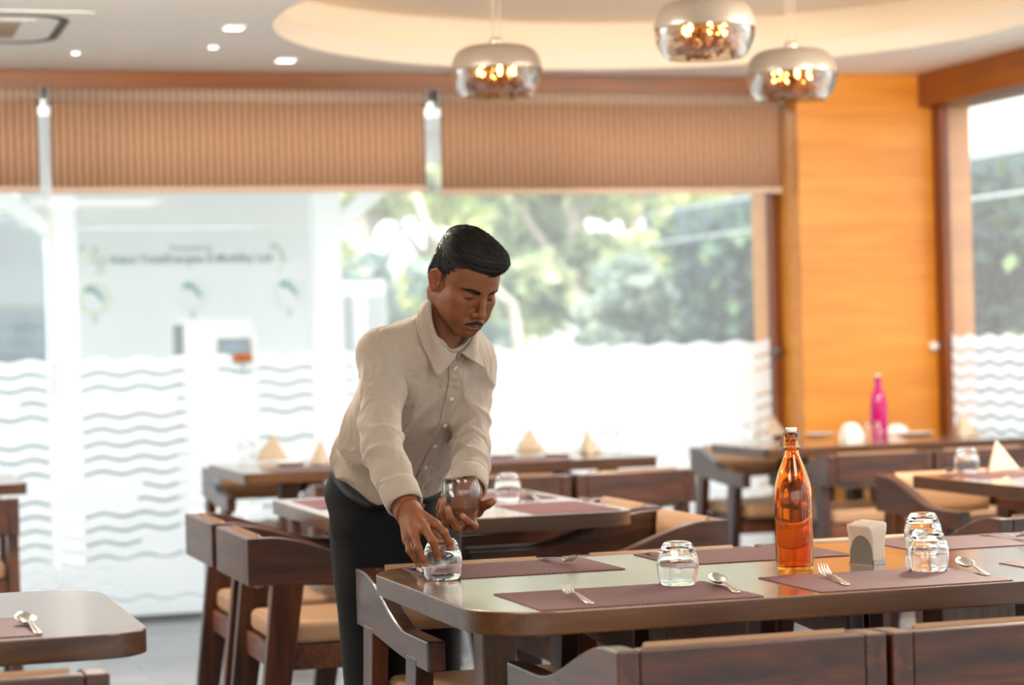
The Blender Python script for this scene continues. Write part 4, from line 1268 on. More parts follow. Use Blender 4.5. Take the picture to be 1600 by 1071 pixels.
def sleeve_folds(p, s, e, w, ph, view):
    # slanting tension creases that crowd at the inner elbow and above the cuff
    ua, fa = np.clip(along(p, s, e), -0.2, 1.2), np.clip(along(p, e, w), -0.2, 1.2)
    ax = norm(w - s); side = norm(np.cross(ax, view))
    x = ((p - s) @ side) / 0.05
    L = np.where(ua < 1.0, ua, 1.0 + fa)
    n1, n2 = wob(p, 24, ph), wob(p, 33, ph + 1.3)
    c1 = crease(L * 7.2 + 0.75 * x + 1.5 * n1 + ph)
    c2 = crease(L * 9.5 - 1.05 * x + 1.6 * n2 + 2.2 * ph)
    c3 = crease(L * 2.2 + 2.6 * x + 1.2 * n2 + ph)          # long lines down the sleeve
    smooth = np.clip((ua + 0.02) / 0.22, 0, 1) ** 2
    w1 = np.exp(-((L - 1.0) / 0.42) ** 2) + 0.9 * np.exp(-((L - 1.72) / 0.25) ** 2) + 0.35
    w3 = np.exp(-((L - 0.45) / 0.40) ** 2) + 0.25
    return (0.0095 * c1 * (0.55 + 0.45 * n2) + 0.0070 * c2 * (0.5 + 0.5 * n1)) * w1 * smooth + (0.0060 * c3 * w3 - 0.004) * smooth
def torso_folds(p):
    q = tor(p); x, y, z = q[..., 0], q[..., 1], q[..., 2]
    zn = z / TL
    n1, n2 = wob(p, 17, 0.7), wob(p, 27, 2.0)
    # drape lines running from the shoulders to the belt, creases fanning from the armpits, a bunch above the waist
    d1 = crease((x + 0.16 * (zn - 0.5)) * 24 + 1.5 * n1 + 0.3) * (0.35 + 0.65 * np.exp(-((zn - 0.50) / 0.34) ** 2))
    d2 = crease(zn * 13 + x * 17 + 1.7 * n2) * np.exp(-((zn - 0.10) / 0.15) ** 2)
    d3 = crease((np.abs(x) - 0.12) * 30 + (zn - 0.8) * 13 + 1.2 * n2) * np.exp(-((zn - 0.72) / 0.17) ** 2)
    return 0.0130 * d1 * (0.6 + 0.4 * n2) + 0.0100 * d2 + 0.0080 * d3 - 0.003
VIEW = -CF
def shirt_base(p):
    t = torso_sdf(p)
    nb = untor((0, -0.020, 0.432 / 0.47 * TL))
    shr = rcone(p, nb + TX * 0.05, sh_r + TZ * 0.004, 0.044, 0.054)
    shl = rcone(p, nb - TX * 0.05, sh_l + TZ * 0.004, 0.044, 0.052)
    t = smin(t, smin(shr, shl, 0.03), 0.05)
    return t
def shirt_sdf(p):
    t = shirt_base(p) - torso_folds(p)
    ar = arm_sdf(p, sh_r, el_r, cuff_r, (0.056, 0.0455, 0.0375)) - sleeve_folds(p, sh_r, el_r, cuff_r, 0.4, VIEW)
    al = arm_sdf(p, sh_l, el_l, cuff_l, (0.050, 0.044, 0.0365)) - sleeve_folds(p, sh_l, el_l, cuff_l, 2.1, VIEW)
    d = smin(t, ar, 0.022)
    d = smin(d, al, 0.022)
    # neck opening
    d = smax(d, -ell(tor(p), (0, 0.006, SZ[-1] + 0.010), (0.050, 0.056, 0.06)), 0.008)
    return d
SHIRT = NT('cream_shirt_cloth')
_p = SHIRT.bsdf(Base__Color=lin('#a49382'), Roughness=0.8)
_p.inputs['Sheen Weight'].default_value = 0.25
_mp = SHIRT.coord((420, 420, 420)); _n = SHIRT.new('TexNoise', Scale=1.0, Detail=2.0); SHIRT.ln(_mp, _n)
_n2 = SHIRT.new('TexNoise', Scale=13.0, Detail=4.0, Roughness=0.55, Distortion=1.6); SHIRT.ln(SHIRT.coord((1, 1, 0.55)), _n2)
_b1 = SHIRT.new('Bump', Strength=0.75, Distance=0.014); SHIRT.ln(_n2, _b1, 0, 'Height')
_b2 = SHIRT.new('Bump', Strength=0.10, Distance=0.0006); SHIRT.ln(_n, _b2, 0, 'Height'); SHIRT.ln(_b1, _b2, 0, 'Normal'); SHIRT.ln(_b2, _p, 0, 'Normal'); SHIRT = SHIRT.m
pts_all = np.array([waist, neck, sh_r, el_r, cuff_r, sh_l, el_l, cuff_l])
lo, hi = pts_all.min(0) - 0.20, pts_all.max(0) + 0.12
shV, shQ = nets(shirt_sdf, lo, hi, 0.0041, 0.02)

# ---- body (one continuous mesh): head, neck, trunk, arms, hands, legs
hip_r, hip_l = J(577, 830, 5.42), J(655, 838, 5.50)
kn_r, kn_l = J(592, 1085, 5.40), J(668, 1085, 5.47)
an_r = np.array([*(J(598, 1200, 5.46)[:2]), 0.09]); an_l = np.array([*(J(672, 1200, 5.52)[:2]), 0.09])
# head frame
hc = J(721.5, 440, 5.08)
yw, pt, rl = math.radians(38), math.radians(32.5), math.radians(2.5)
HY = CR * math.sin(yw) - CF * math.cos(yw); HX = np.cross(HY, CZ)           # face direction; towards his right
HZ = CZ.copy()
HX, HZ = HX * math.cos(rl) + HZ * math.sin(rl), HZ * math.cos(rl) - HX * math.sin(rl)
HY, HZ = HY * math.cos(pt) - HZ * math.sin(pt), HZ * math.cos(pt) + HY * math.sin(pt)
HM = np.stack([HX, HY, HZ])
HS = 0.90
def hd(p): return (p - hc) @ HM.T / HS
def unhd(q): return (np.asarray(q, float) * HS) @ HM + hc
def sym(q): return np.stack([np.abs(q[..., 0]), q[..., 1], q[..., 2]], -1)
def face_sdf(q):
    s = sym(q)
    d = ell(q, (0, -0.005, 0.045), (0.072, 0.087, 0.080))
    d = smin(d, ell(q, (0, 0.040, 0.030), (0.063, 0.058, 0.066)), 0.03)
    d = smin(d, ell(q, (0, 0.045, -0.035), (0.053, 0.050, 0.060)), 0.03)
    d = smin(d, rcone(s, (0.055, -0.002, -0.046), (0.020, 0.076, -0.091), 0.014, 0.015), 0.034)
    d = smin(d, ell(s, (0.046, 0.034, -0.036), (0.021, 0.034, 0.040)), 0.02)     # jaw line
    d = smin(d, ell(q, (0, 0.084, -0.093), (0.023, 0.016, 0.017)), 0.018)                              # chin
    d = smin(d, ell(s, (0.046, 0.062, -0.014), (0.019, 0.024, 0.016)), 0.020)                         # cheek bones
    d = smin(d, ell(s, (0.036, 0.072, -0.050), (0.022, 0.022, 0.028)), 0.022)                         # cheeks
    d = smin(d, rcone(s, (0.010, 0.090, 0.026), (0.044, 0.074, 0.027), 0.0085, 0.008), 0.013)         # brow ridge
    d = smin(d, ell(q, (0, 0.098, -0.068), (0.030, 0.012, 0.022)), 0.014)                              # muzzle
    d = smax(d, -ell(s, (0.032, 0.104, 0.007), (0.019, 0.0150, 0.0125)), 0.012)                        # eye sockets
    d = smin(d, ell(s, (0.0320, 0.0775, 0.0060), (0.0150, 0.0135, 0.0128)), 0.004)                     # closed-down lids
    d = smax(d, -ell(s, (0.032, 0.0930, 0.0150), (0.017, 0.0035, 0.0016)), 0.003)                      # lid crease
    nose = rcone(q, (0, 0.0935, 0.020), (0, 0.1160, -0.024), 0.0066, 0.0090)
    nose = smin(nose, ell(q, (0, 0.1185, -0.0305), (0.0105, 0.0100, 0.0090)), 0.008)
    nose = smin(nose, ell(s, (0.0138, 0.1060, -0.0350), (0.0084, 0.0105, 0.0086)), 0.006)
    nose = smax(nose, -ell(s, (0.0075, 0.1110, -0.0425), (0.0045, 0.0060, 0.0035)), 0.003)
    d = smin(d, nose, 0.010)
    d = smax(d, -rcone(q, (0, 0.1125, -0.046), (0, 0.1120, -0.056), 0.0028, 0.0034), 0.006)           # philtrum
    ul = chain(s, [(0, 0.1085, -0.0620), (0.010, 0.1060, -0.0625), (0.025, 0.0930, -0.0680)], [0.0050, 0.0048, 0.0022])
    ll = chain(s, [(0, 0.1055, -0.0735), (0.010, 0.1035, -0.0730), (0.024, 0.0930, -0.0690)], [0.0062, 0.0056, 0.0022])
    d = smin(d, ul, 0.005); d = smin(d, ll, 0.005)
    d = smax(d, -chain(s, [(0, 0.1125, -0.0680), (0.012, 0.1085, -0.0680), (0.0265, 0.0950, -0.0690)], [0.0014, 0.0014, 0.0010]), 0.003)
    d = smax(d, -ell(q, (0, 0.110, -0.0835), (0.022, 0.0085, 0.0060)), 0.008)                          # under the lip
    # ears
    e = s - np.array([0.0705, -0.005, -0.004])
    ca, sa = math.cos(0.30), math.sin(0.30)
    e = np.stack([e[..., 0] * ca + e[..., 1] * sa, -e[..., 0] * sa + e[..., 1] * ca, e[..., 2]], -1)
    cb, sb = math.cos(-0.2), math.sin(-0.2)
    e = np.stack([e[..., 0], e[..., 1] * cb - e[..., 2] * sb, e[..., 1] * sb + e[..., 2] * cb], -1)
    plate = ell(e, (0.004, -0.004, 0.002), (0.0075, 0.0165, 0.029))
    rim = chain(e, [(0.004, 0.012, 0.008), (0.008, 0.010, 0.024), (0.010, -0.002, 0.031), (0.012, -0.015, 0.024), (0.012, -0.019, 0.006), (0.009, -0.014, -0.012), (0.006, -0.006, -0.024)], [0.0025, 0.0034, 0.0036, 0.0036, 0.0034, 0.0032, 0.0050], 0.003)
    ear = smin(plate, rim, 0.004)
    ear = smax(ear, -ell(e, (0.0125, -0.001, 0.001), (0.0070, 0.0085, 0.0155)), 0.004)
    ear = smin(ear, chain(e, [(0.008, -0.010, 0.016), (0.0095, -0.012, 0.002), (0.0075, -0.008, -0.010)], [0.0026, 0.003, 0.003]), 0.004)
    ear = smin(ear, ell(e, (0.006, 0.011, -0.003), (0.0045, 0.0040, 0.0065)), 0.005)
    d = smin(d, ear, 0.006)
    return d * HS
nk0 = unhd((0, -0.030, -0.035)); nk1 = untor((0, -0.006, TL * 0.90))
def head_sdf(p):
    d = face_sdf(hd(p))
    d = smin(d, chain(p, [nk0, nk0 * 0.45 + nk1 * 0.55, nk1], [0.050, 0.049, 0.054]), 0.018)
    a = unhd((0.030, 0.0, -0.055)); b = untor((0.012, 0.035, TL * 0.96))
    d = smin(d, rcone(p, unhd((0.052, -0.03, -0.045)), untor((0.015, 0.042, TL * 0.95)), 0.014, 0.010), 0.02)
    d = smin(d, ell((p - (nk0 * 0.42 + nk1 * 0.58)) @ HM.T, (0, 0.052, -0.02), (0.012, 0.012, 0.016)), 0.02)
    return d
hlo = np.minimum(hc, nk1) - np.array([0.14, 0.14, 0.06]); hhi = np.maximum(hc, nk1) + np.array([0.14, 0.15, 0.16])
hV, hQ = nets(head_sdf, hlo, hhi, 0.0019, 0.016)

def finger(p, pts, r0, r1):
    n = len(pts); rs = [r0 + (r1 - r0) * i / (n - 1) for i in range(n)]
    d = chain(p, pts, rs, 0.002)
    return d
def hand_sdf(p, wrist, fore, knk, fings, thumb, web):
    # forearm stub, palm fans to the knuckles, five separate fingers
    d = chain(p, [fore, wrist], [0.036, 0.0275], 0)
    pal = None
    for i, k in enumerate(knk):
        a = wrist + (k - wrist) * 0.12
        e = rcone(p, a, k, 0.0195, 0.0118 - (0.001 if i == 3 else 0))
        pal = e if pal is None else smin(pal, e, 0.010)
    pal = smin(pal, rcone(p, wrist, thumb[0], 0.021, 0.0150), 0.012)
    if web is not None: pal = smin(pal, web(p), 0.012)
    d = smin(d, pal, 0.016)
    fd = None
    for i, f in enumerate(fings):
        r0, r1 = ((0.0094, 0.0072), (0.0096, 0.0073), (0.0090, 0.0068), (0.0080, 0.0060))[i]
        e = finger(p, [knk[i]] + f, r0, r1)
        e = smin(e, sph(p, f[0], r0 * 1.02), 0.003)
        fd = e if fd is None else np.minimum(fd, e)
    th = finger(p, thumb, 0.0125, 0.0085)
    d = smin(d, fd, 0.0055)
    d = smin(d, th, 0.0075)
    return d
def jr(*a): return [J(*q) for q in a]
# right hand: closes over the upturned glass from above
R_knk = jr((680, 820, 4.745), (663, 826, 4.722), (648, 836, 4.728), (636, 843, 4.745))
R_f = [jr((694, 832, 4.722), (701, 846, 4.728), (704, 856, 4.735)), jr((676, 845, 4.694), (682, 862, 4.704), (684, 872, 4.713)),
       jr((653, 856, 4.702), (661, 873, 4.706), (665, 881, 4.712)), jr((640, 860, 4.722), (649, 874, 4.724), (654, 882, 4.728))]
R_th = jr((660, 815, 4.790), (678, 832, 4.815), (687, 846, 4.820), (690, 862, 4.818))
def r_hand(p): return hand_sdf(p, wr_r, wr_r + norm(el_r - wr_r) * 0.10, R_knk, R_f, R_th, None)
# left hand: palm up under the other glass
L_knk = jr((737, 817, 4.945), (723, 822, 4.925), (708, 819, 4.930), (696, 812, 4.950))
L_f = [jr((741, 822, 4.905), (731, 815, 4.880), (722, 806, 4.876)), jr((715, 825, 4.890), (704, 809, 4.876), (700, 795, 4.882)),
       jr((697, 816, 4.905), (691, 800, 4.898), (693, 782, 4.905)), jr((688, 806, 4.938), (686, 794, 4.935), (689, 782, 4.940))]
L_th = jr((745, 798, 4.985), (754, 791, 4.965), (762, 788, 4.950), (769, 784, 4.935))
def l_hand(p): return hand_sdf(p, wr_l, wr_l + norm(el_l - wr_l) * 0.10, L_knk, L_f, L_th, lambda q: ell(q, J(718, 812, 4.965), (0.028, 0.028, 0.016)))
def box_of(*ps, m=0.03):
    a = np.concatenate([np.atleast_2d(q) for q in ps]); return a.min(0) - m, a.max(0) + m
bl, bh = box_of(R_knk, *R_f, R_th, [wr_r, wr_r + norm(el_r - wr_r) * 0.10], m=0.04)
rV, rQ = nets(r_hand, bl, bh, 0.0017)
bl, bh = box_of(L_knk, *L_f, L_th, [wr_l, wr_l + norm(el_l - wr_l) * 0.10], m=0.04)
lV, lQ = nets(l_hand, bl, bh, 0.0017)
def trunk_sdf(p):
    d = torso_sdf(p, -0.028)
    d = smin(d, rcone(p, untor((0, 0, 0.02)), (hip_r + hip_l) / 2 + CZ * 0.02, 0.095, 0.105), 0.03)
    d = smin(d, chain(p, [hip_r, kn_r, an_r], [0.072, 0.048, 0.034]), 0.03)
    d = smin(d, chain(p, [hip_l, kn_l, an_l], [0.072, 0.048, 0.034]), 0.03)
    d = smin(d, chain(p, [sh_r, el_r, wr_r], [0.044, 0.036, 0.024]), 0.02)
    d = smin(d, chain(p, [sh_l, el_l, wr_l], [0.042, 0.036, 0.024]), 0.02)
    d = smin(d, chain(p, [nk1 + TZ * 0.02, nk1 - TZ * 0.06], [0.042, 0.05]), 0.03)
    return d
A = np.array([waist, neck, sh_r, el_r, wr_r, sh_l, el_l, wr_l, hip_r, hip_l, kn_r, kn_l, an_r, an_l])
tV, tQ = nets(trunk_sdf, A.min(0) - 0.14, A.max(0) + 0.12, 0.011, 0.02)

# skin tones: lips, ears and knuckles are warmer, beard shadow is cooler, nails paler
allV = np.concatenate([hV, rV, lV, tV])
base = np.array(lin('#7e4a29')[:3]); tone = np.tile(base, (len(allV), 1))
q = hd(hV); s = sym(q)
def mixc(w, c, sl): tone[sl] = tone[sl] * (1 - w[:, None]) + np.array(lin(c)[:3]) * w[:, None]
H = slice(0, len(hV))
lipd = np.minimum(chain(s, [(0, 0.1095, -0.0622), (0.010, 0.1070, -0.0630), (0.024, 0.0940, -0.0682)], [0.0042, 0.0040, 0.001]), chain(s, [(0, 0.1075, -0.0735), (0.010, 0.1050, -0.0728), (0.023, 0.0940, -0.0692)], [0.0056, 0.0050, 0.001]))
mixc(np.clip(1 - lipd / 0.0022, 0, 1) * 0.8, '#8e4a3c', H)
mixc(np.clip(1 - np.abs(chain(s, [(0, 0.1125, -0.0680), (0.012, 0.1085, -0.0680), (0.0265, 0.0950, -0.0690)], [0.0010, 0.0010, 0.0006])) / 0.0022, 0, 1) * 0.75, '#4a231b', H)
shade = np.clip((-0.045 - q[:, 2]) / 0.02, 0, 1) * np.clip((q[:, 1] - 0.0) / 0.04, 0, 1) * np.clip(1 - lipd / 0.01, 0, 1) * 0
beard = np.clip((-0.050 - q[:, 2]) / 0.02, 0, 1) * np.clip((q[:, 1] + 0.01) / 0.04, 0, 1) * 0.22
mixc(beard * np.clip(lipd / 0.004, 0, 1), '#5d4436', H)
mixc(np.clip((np.abs(q[:, 0]) - 0.072) / 0.006, 0, 1) * 0.35, '#a85a3c', H)
rg = np.random.RandomState(5)
mixc((rg.rand(len(hV)) < 0.004) * 0.25, '#7a4028', H)
o = len(hV)
for V_, F_, T_ in ((rV, R_f, R_th), (lV, L_f, L_th)):
    sl = slice(o, o + len(V_)); o += len(V_)
    for f in F_ + [T_]:
        tip, prev = f[-1], f[-2]
        ax = norm(tip - prev)
        up = norm(np.cross(np.cross(ax, VIEW), ax))
        c = tip + up * 0.006 - ax * 0.000
        mixc(np.clip(1.35 - np.linalg.norm((V_ - c) / 0.0068, axis=1), 0, 1) * 0.45, '#c58f74', sl)
        for jn in (f[0], f[1]):
            mixc(np.clip(1 - np.linalg.norm(V_ - jn, axis=1) / 0.013, 0, 1) * 0.30, '#7d4428', sl)
SKIN = NT('brown_skin')
_a = SKIN.new('Attribute'); _a.attribute_name = 'tone'
_p = SKIN.bsdf(Roughness=0.58, Specular__IOR__Level=0.35); SKIN.ln(_a, _p, 0, 0)
_p.inputs['Subsurface Weight'].default_value = 0.18; _p.inputs['Subsurface Radius'].default_value = (1.0, 0.35, 0.2); _p.inputs['Subsurface Scale'].default_value = 0.006
_mp = SKIN.coord((900, 900, 900)); _n = SKIN.new('TexNoise', Scale=1.0, Detail=2.0); SKIN.ln(_mp, _n); SKIN.bump(_n, 0.10, 0.0004, _p); SKIN = SKIN.m
man = surf('person', [(hV, hQ), (rV, rQ), (lV, lQ), (tV, tQ)], SKIN, None, tone)
man.location = tuple(PX0)
tag(man, 'man in cream shirt and black trousers bending over the long table with a glass', 'person')

shirt = surf('shirt', [(shV, shQ)], SHIRT, man)
# strips laid on the shirt front
def shirt_front(p): return smin(shirt_base(p) - torso_folds(p), 9.0, 0.01)
def front_y(x, z, f=shirt_front, y0=0.16):
    x, z = np.asarray(x, float), np.asarray(z, float)
    y = np.full(x.shape, y0)
    for _ in range(60):
        d = f(untor(np.stack([x, y, z], -1))); y = y - np.maximum(d, 0.0) * 0.7
    return y
def patch(name, xs, zs, lift, mat, parent, solid=0.0012):
    X, Z = np.meshgrid(xs, zs, indexing='ij')
    Y = front_y(X.ravel(), Z.ravel()).reshape(X.shape)
    # follow the large form only
    Y = Y + lift
    P = untor(np.stack([X, Y, Z], -1))
    m = MB(); m.grid([[tuple(P[i, j]) for j in range(P.shape[1])] for i in range(P.shape[0])])
    return m.build(name, mat, parent, solid=solid)
placket = patch('placket', np.linspace(-0.018, 0.016, 6), np.linspace(0.050, TL * 0.90, 66), 0.0012, SHIRT, shirt)
BUTTON = plain('shirt_button', lin('#e6dccd'), 0.3)
for i in range(6):
    z = TL * (0.15 + 0.146 * i); y = float(front_y(np.array([0.0]), np.array([z]))[0])
    m = MB(); m.lathe([(0, 0.0022), (0.0025, 0.0017), (0.0042, 0.0025), (0.0052, 0.0018), (0.0054, 0.0004), (0, 0)], 16)
    b_ = m.build('button', BUTTON, shirt)
    b_.matrix_local = Matrix.Translation(untor((0, y + 0.0022, z))) @ Matrix((( *TX,), (*TZ,), (*TY,))).transposed().to_4x4()
pk = patch('pocket', np.linspace(-0.122, -0.042, 14), np.linspace(TL * 0.42, TL * 0.66, 18), 0.0012, SHIRT, shirt)
# collar: two falling leaves round the neck, each lying on the shirt
NZ = TL * 0.965
def collar(side):
    rows = []
    for i in range(27):
        u = i / 26
        a = math.radians(7 + 173 * u)                  # 0 front, 180 back
        ca, sa = math.cos(a), math.sin(a)
        rx, ry = 0.0545, 0.0600
        zt = NZ - 0.004 + 0.074 * smooth01(u / 0.75)
        dr = 0.042 - 0.012 * max(0.0, 1 - u / 0.30)
        out = 0.018 + 0.012 * max(0.0, 1 - u / 0.5)
        pull = 0.052 * max(0.0, 1 - u / 0.30) ** 1.2
        row = []
        for j in range(10):
            v = j / 9
            if j < 2: zz, ex, pl = zt + 0.0025 * j, 0.0035 * j, 0.0
            else:
                w = (v - 0.11) / 0.89; zz = zt + 0.0025 - dr * w; ex = 0.0035 + out * w ** 0.7; pl = pull * w
            row.append(untor((side * ((rx + ex) * sa + pl), (ry + ex) * ca + 0.003, zz)))
        rows.append(row)
    A_ = np.array(rows)
    for _ in range(6):
        d = shirt_front(A_); g = grad(shirt_front, A_, 0.003)
        A_[:, 2:] += (g * np.clip(0.0035 - d, 0, 0.02)[..., None])[:, 2:]
    return [[tuple(r) for r in row] for row in A_]
for sd in (1, -1):
    m = MB(); m.grid(collar(sd)); m.build('collar', SHIRT, shirt, solid=0.0024)
m = MB(); rows = []
for i in range(41):
    a = math.radians(5 + 350 * i / 40); bk = smooth01((1 - abs(1 - i / 20)) / 0.75)
    rows.append([tuple(untor((0.0530 * math.sin(a), 0.0585 * math.cos(a) + 0.003, NZ - 0.040 + (0.034 + 0.074 * bk) * v))) for v in (0, 0.5, 1)])
m.grid(rows); m.build('collar_band', SHIRT, shirt, solid=0.002)
# cuffs
def cuff(c, el, r, nm):
    ax = norm(el - c); side = norm(np.cross(ax, VIEW)); up = np.cross(side, ax)
    m = MB(); rows = []
    for i in range(41):
        a = 2 * PI * i / 40
        k = 1 + 0.025 * math.sin(3 * a + 1)
        rows.append([tuple(c + ax * s_ + (side * math.cos(a) + up * math.sin(a)) * (r + dr) * k) for s_, dr in ((-0.020, -0.005), (-0.022, -0.001), (-0.018, 0.0015), (0.0, 0.003), (0.026, 0.004), (0.034, 0.003), (0.036, -0.004))])
    m.grid(rows); return m.build('cuff', SHIRT, shirt, solid=0.0018)
cuff(cuff_r, el_r, 0.0385, 'r'); cuff(cuff_l, el_l, 0.0375, 'l')

# ---- trousers, belt, shoes
def trouser_sdf(p):
    pel = (hip_r + hip_l) / 2
    d = rcone(p, untor((0, -0.004, -0.005)), pel + CZ * 0.03, 0.104, 0.116)
    q = tor(p); z = q[..., 2]
    a = np.interp(z, SZ, SA) - 0.009; b = np.interp(z, SZ, SB) - 0.009
    gr = np.clip(-z / 0.17, 0, 1); a = a + 0.002 * gr; b = b + 0.004 * gr
    k = (np.abs(q[..., 0] / a) ** 2.3 + np.abs((q[..., 1] - 0.003) / b) ** 2.3) ** (1 / 2.3)
    band = np.maximum((k - 1) * b * 0.92, np.maximum(z - 0.054, -0.085 - z))
    d = smin(np.maximum(d, z + 0.01), band, 0.05)
    lr = chain(p, [hip_r, kn_r, an_r - CZ * 0.03], [0.092, 0.082, 0.072]); ll = chain(p, [hip_l, kn_l, an_l - CZ * 0.03], [0.100, 0.080, 0.072])
    # creases: front press line, folds from the crotch and at the side pocket
    fold = 0.004 * np.power(0.5 + 0.5 * np.sin(p[..., 2] * 46 + (p @ TX) * 60), 2) * np.exp(-((p[..., 2] - 0.80) / 0.10) ** 2) + 0.004 * np.power(0.5 + 0.5 * np.sin(p[..., 2] * 16 + (p @ TX) * 40 + 1), 2)
    d = smin(d, smin(lr, ll, 0.012), 0.032) - fold
    return np.maximum(d, 0.012 - p[..., 2])
TROUS = NT('black_trouser_cloth'); _p = TROUS.bsdf(Base__Color=lin('#070708'), Roughness=0.8); _p.inputs['Specular IOR Level'].default_value = 0.25; TROUS = TROUS.m
A = np.array([waist, hip_r, hip_l, kn_r, kn_l, an_r, an_l])
pV, pQ = nets(trouser_sdf, np.r_[A.min(0)[:2] - 0.20, 0.0], np.r_[A.max(0)[:2] + 0.20, A.max(0)[2] + 0.06], 0.0062)
trous = surf('trousers', [(pV, pQ)], TROUS, man)
def ring_on(f, z0, z1, lift, n=72, a0=0.0, a1=2 * PI):
    rows = []
    for z in (z0, (z0 + z1) / 2, z1):
        row = []
        for i in range(n + 1):
            a = a0 + (a1 - a0) * i / n; dr = np.array([math.sin(a), math.cos(a)])
            t = 0.26
            for _ in range(50):
                t -= max(float(f(untor((dr[0] * t, dr[1] * t, z))[None])[0]), 0) * 0.8
            row.append(tuple(untor((dr[0] * (t + lift), dr[1] * (t + lift), z))))
        rows.append(row)
    return rows
LEATHB = plain('black_belt_leather', lin('#1a1a1a'), 0.32)
m = MB(); m.grid(ring_on(trouser_sdf, 0.008, 0.042, 0.002), flip=True); belt = m.build('belt', LEATHB, man, solid=0.003)
m = MB(); m.grid(ring_on(trouser_sdf, 0.005, 0.045, 0.0065, 8, -0.13, 0.13), flip=True); m.build('buckle', plain('dark_buckle', lin('#4a4b4c'), 0.28, 0.9), belt, solid=0.003)
SHOE = plain('black_shoe_leather', lin('#121212'), 0.3)
for an in (an_r, an_l):
    fw = norm(np.array([*(CR * math.sin(fyaw) - CF * math.cos(fyaw))[:2], 0]))
    c = np.array([an[0], an[1], 0])
    def shoe(p):
        d = smin(rcone(p, c - fw * 0.05 + CZ * 0.040, c + fw * 0.13 + CZ * 0.032, 0.040, 0.036), rcone(p, c + CZ * 0.05, c + CZ * 0.10, 0.042, 0.040), 0.03)
        return np.maximum(d, 0.001 - p[..., 2])
    v_, q_ = nets(shoe, c - np.array([0.25, 0.25, 0.02]), c + np.array([0.25, 0.25, 0.18]), 0.008)
    surf('shoe', [(v_, q_)], SHOE, man)

# ---- hair, brows, moustache, eyes
def hair_sdf(q):
    d = ell(q, (0, -0.006, 0.054), (0.0770, 0.0910, 0.0850))
    d = smin(d, ell(q, (-0.004, 0.046, 0.100), (0.056, 0.050, 0.034)), 0.03)            # lifted front
    d = smin(d, ell(q, (-0.020, 0.068, 0.098), (0.037, 0.027, 0.023)), 0.02)             # front sweep
    d = smin(d, ell(q, (0.03, 0.0, 0.108), (0.05, 0.06, 0.028)), 0.03)
    d = smin(d, ell(q, (0, -0.068, -0.008), (0.054, 0.022, 0.040)), 0.03)                # nape
    s = sym(q)
    # clear the face: below the hairline in front, behind it a sideburn, above and round the ear
    x, y, z = s[..., 0], q[..., 1], q[..., 2]
    line = np.interp(y, [-0.12, -0.075, -0.045, -0.030, -0.012, 0.006, 0.014, 0.034, 0.042, 0.052, 0.062, 0.09, 0.13],
                        [-0.060, -0.050, -0.020, 0.012, 0.026, 0.010, -0.022, -0.016, 0.014, 0.046, 0.060, 0.070, 0.074])
    line = line + 0.010 * np.clip((x - 0.03) / 0.03, -0.5, 0) * (y > 0.05)
    d = smax(d, line - z, 0.006)
    return d
ang_c = np.array([0.0, -0.075, 0.10])
def hair_full(p):
    q = hd(p); d = hair_sdf(q)
    # combed grooves running from the crown to the front
    v = q - ang_c
    t = np.arctan2(v[..., 0] + 0.25 * v[..., 2], v[..., 1] + 0.03)
    ph = np.arctan2(v[..., 2], np.hypot(v[..., 0], v[..., 1]))
    g = np.sin(ph * 52 + 7 * np.sin(t * 2.2) + 3 * q[..., 1] * 20) * 0.5 + np.sin(ph * 95 + 5 * t + 2) * 0.35
    return (d - 0.0013 * g) * HS
kV, kQ = nets(hair_full, hc - 0.15, hc + np.array([0.15, 0.15, 0.20]), 0.0021, 0.01)
HAIR = NT('black_hair'); _p = HAIR.bsdf(Base__Color=lin('#0e0a08'), Roughness=0.5, Specular__IOR__Level=0.35); HAIR = HAIR.m
hair = surf('hair', [(kV, kQ)], HAIR, man)
rgn = np.random.RandomState(8)
# loose strands over the cap
g_all = grad(hair_full, kV)
qk = hd(kV)
cand = np.where((qk[:, 2] > -0.02))[0]
pick = rgn.choice(cand, 5200, replace=False)
P = kV[pick].copy(); paths = [P.copy()]
cur = P.copy()
dirs0 = None
for st in range(7):
    n_ = grad(hair_full, cur, 0.002)
    ql = hd(cur)
    comb = np.stack([-0.25 + 0.5 * ql[:, 0] / 0.08 * (ql[:, 2] < 0.09) * 0.3, np.where(ql[:, 2] > 0.065, 1.0, 0.5), np.where(ql[:, 2] > 0.075, 0.06, -0.75)], -1) @ HM
    if dirs0 is None: dirs0 = rgn.normal(size=comb.shape) * 0.22
    t_ = comb + dirs0; t_ -= n_ * (t_ * n_).sum(-1, keepdims=True); t_ /= np.linalg.norm(t_, axis=1, keepdims=True) + 1e-9
    cur = cur + t_ * 0.0045
    d_ = hair_full(cur)[:, None]; n2 = grad(hair_full, cur, 0.002)
    cur = cur - n2 * (d_ - 0.0006 - 0.0005 * rgn.rand(len(cur), 1) - 0.00022 * st * (1 + 2.0 * (rgn.rand(len(cur), 1) > 0.9)))
    paths.append(cur.copy())
paths = np.stack(paths, 1)
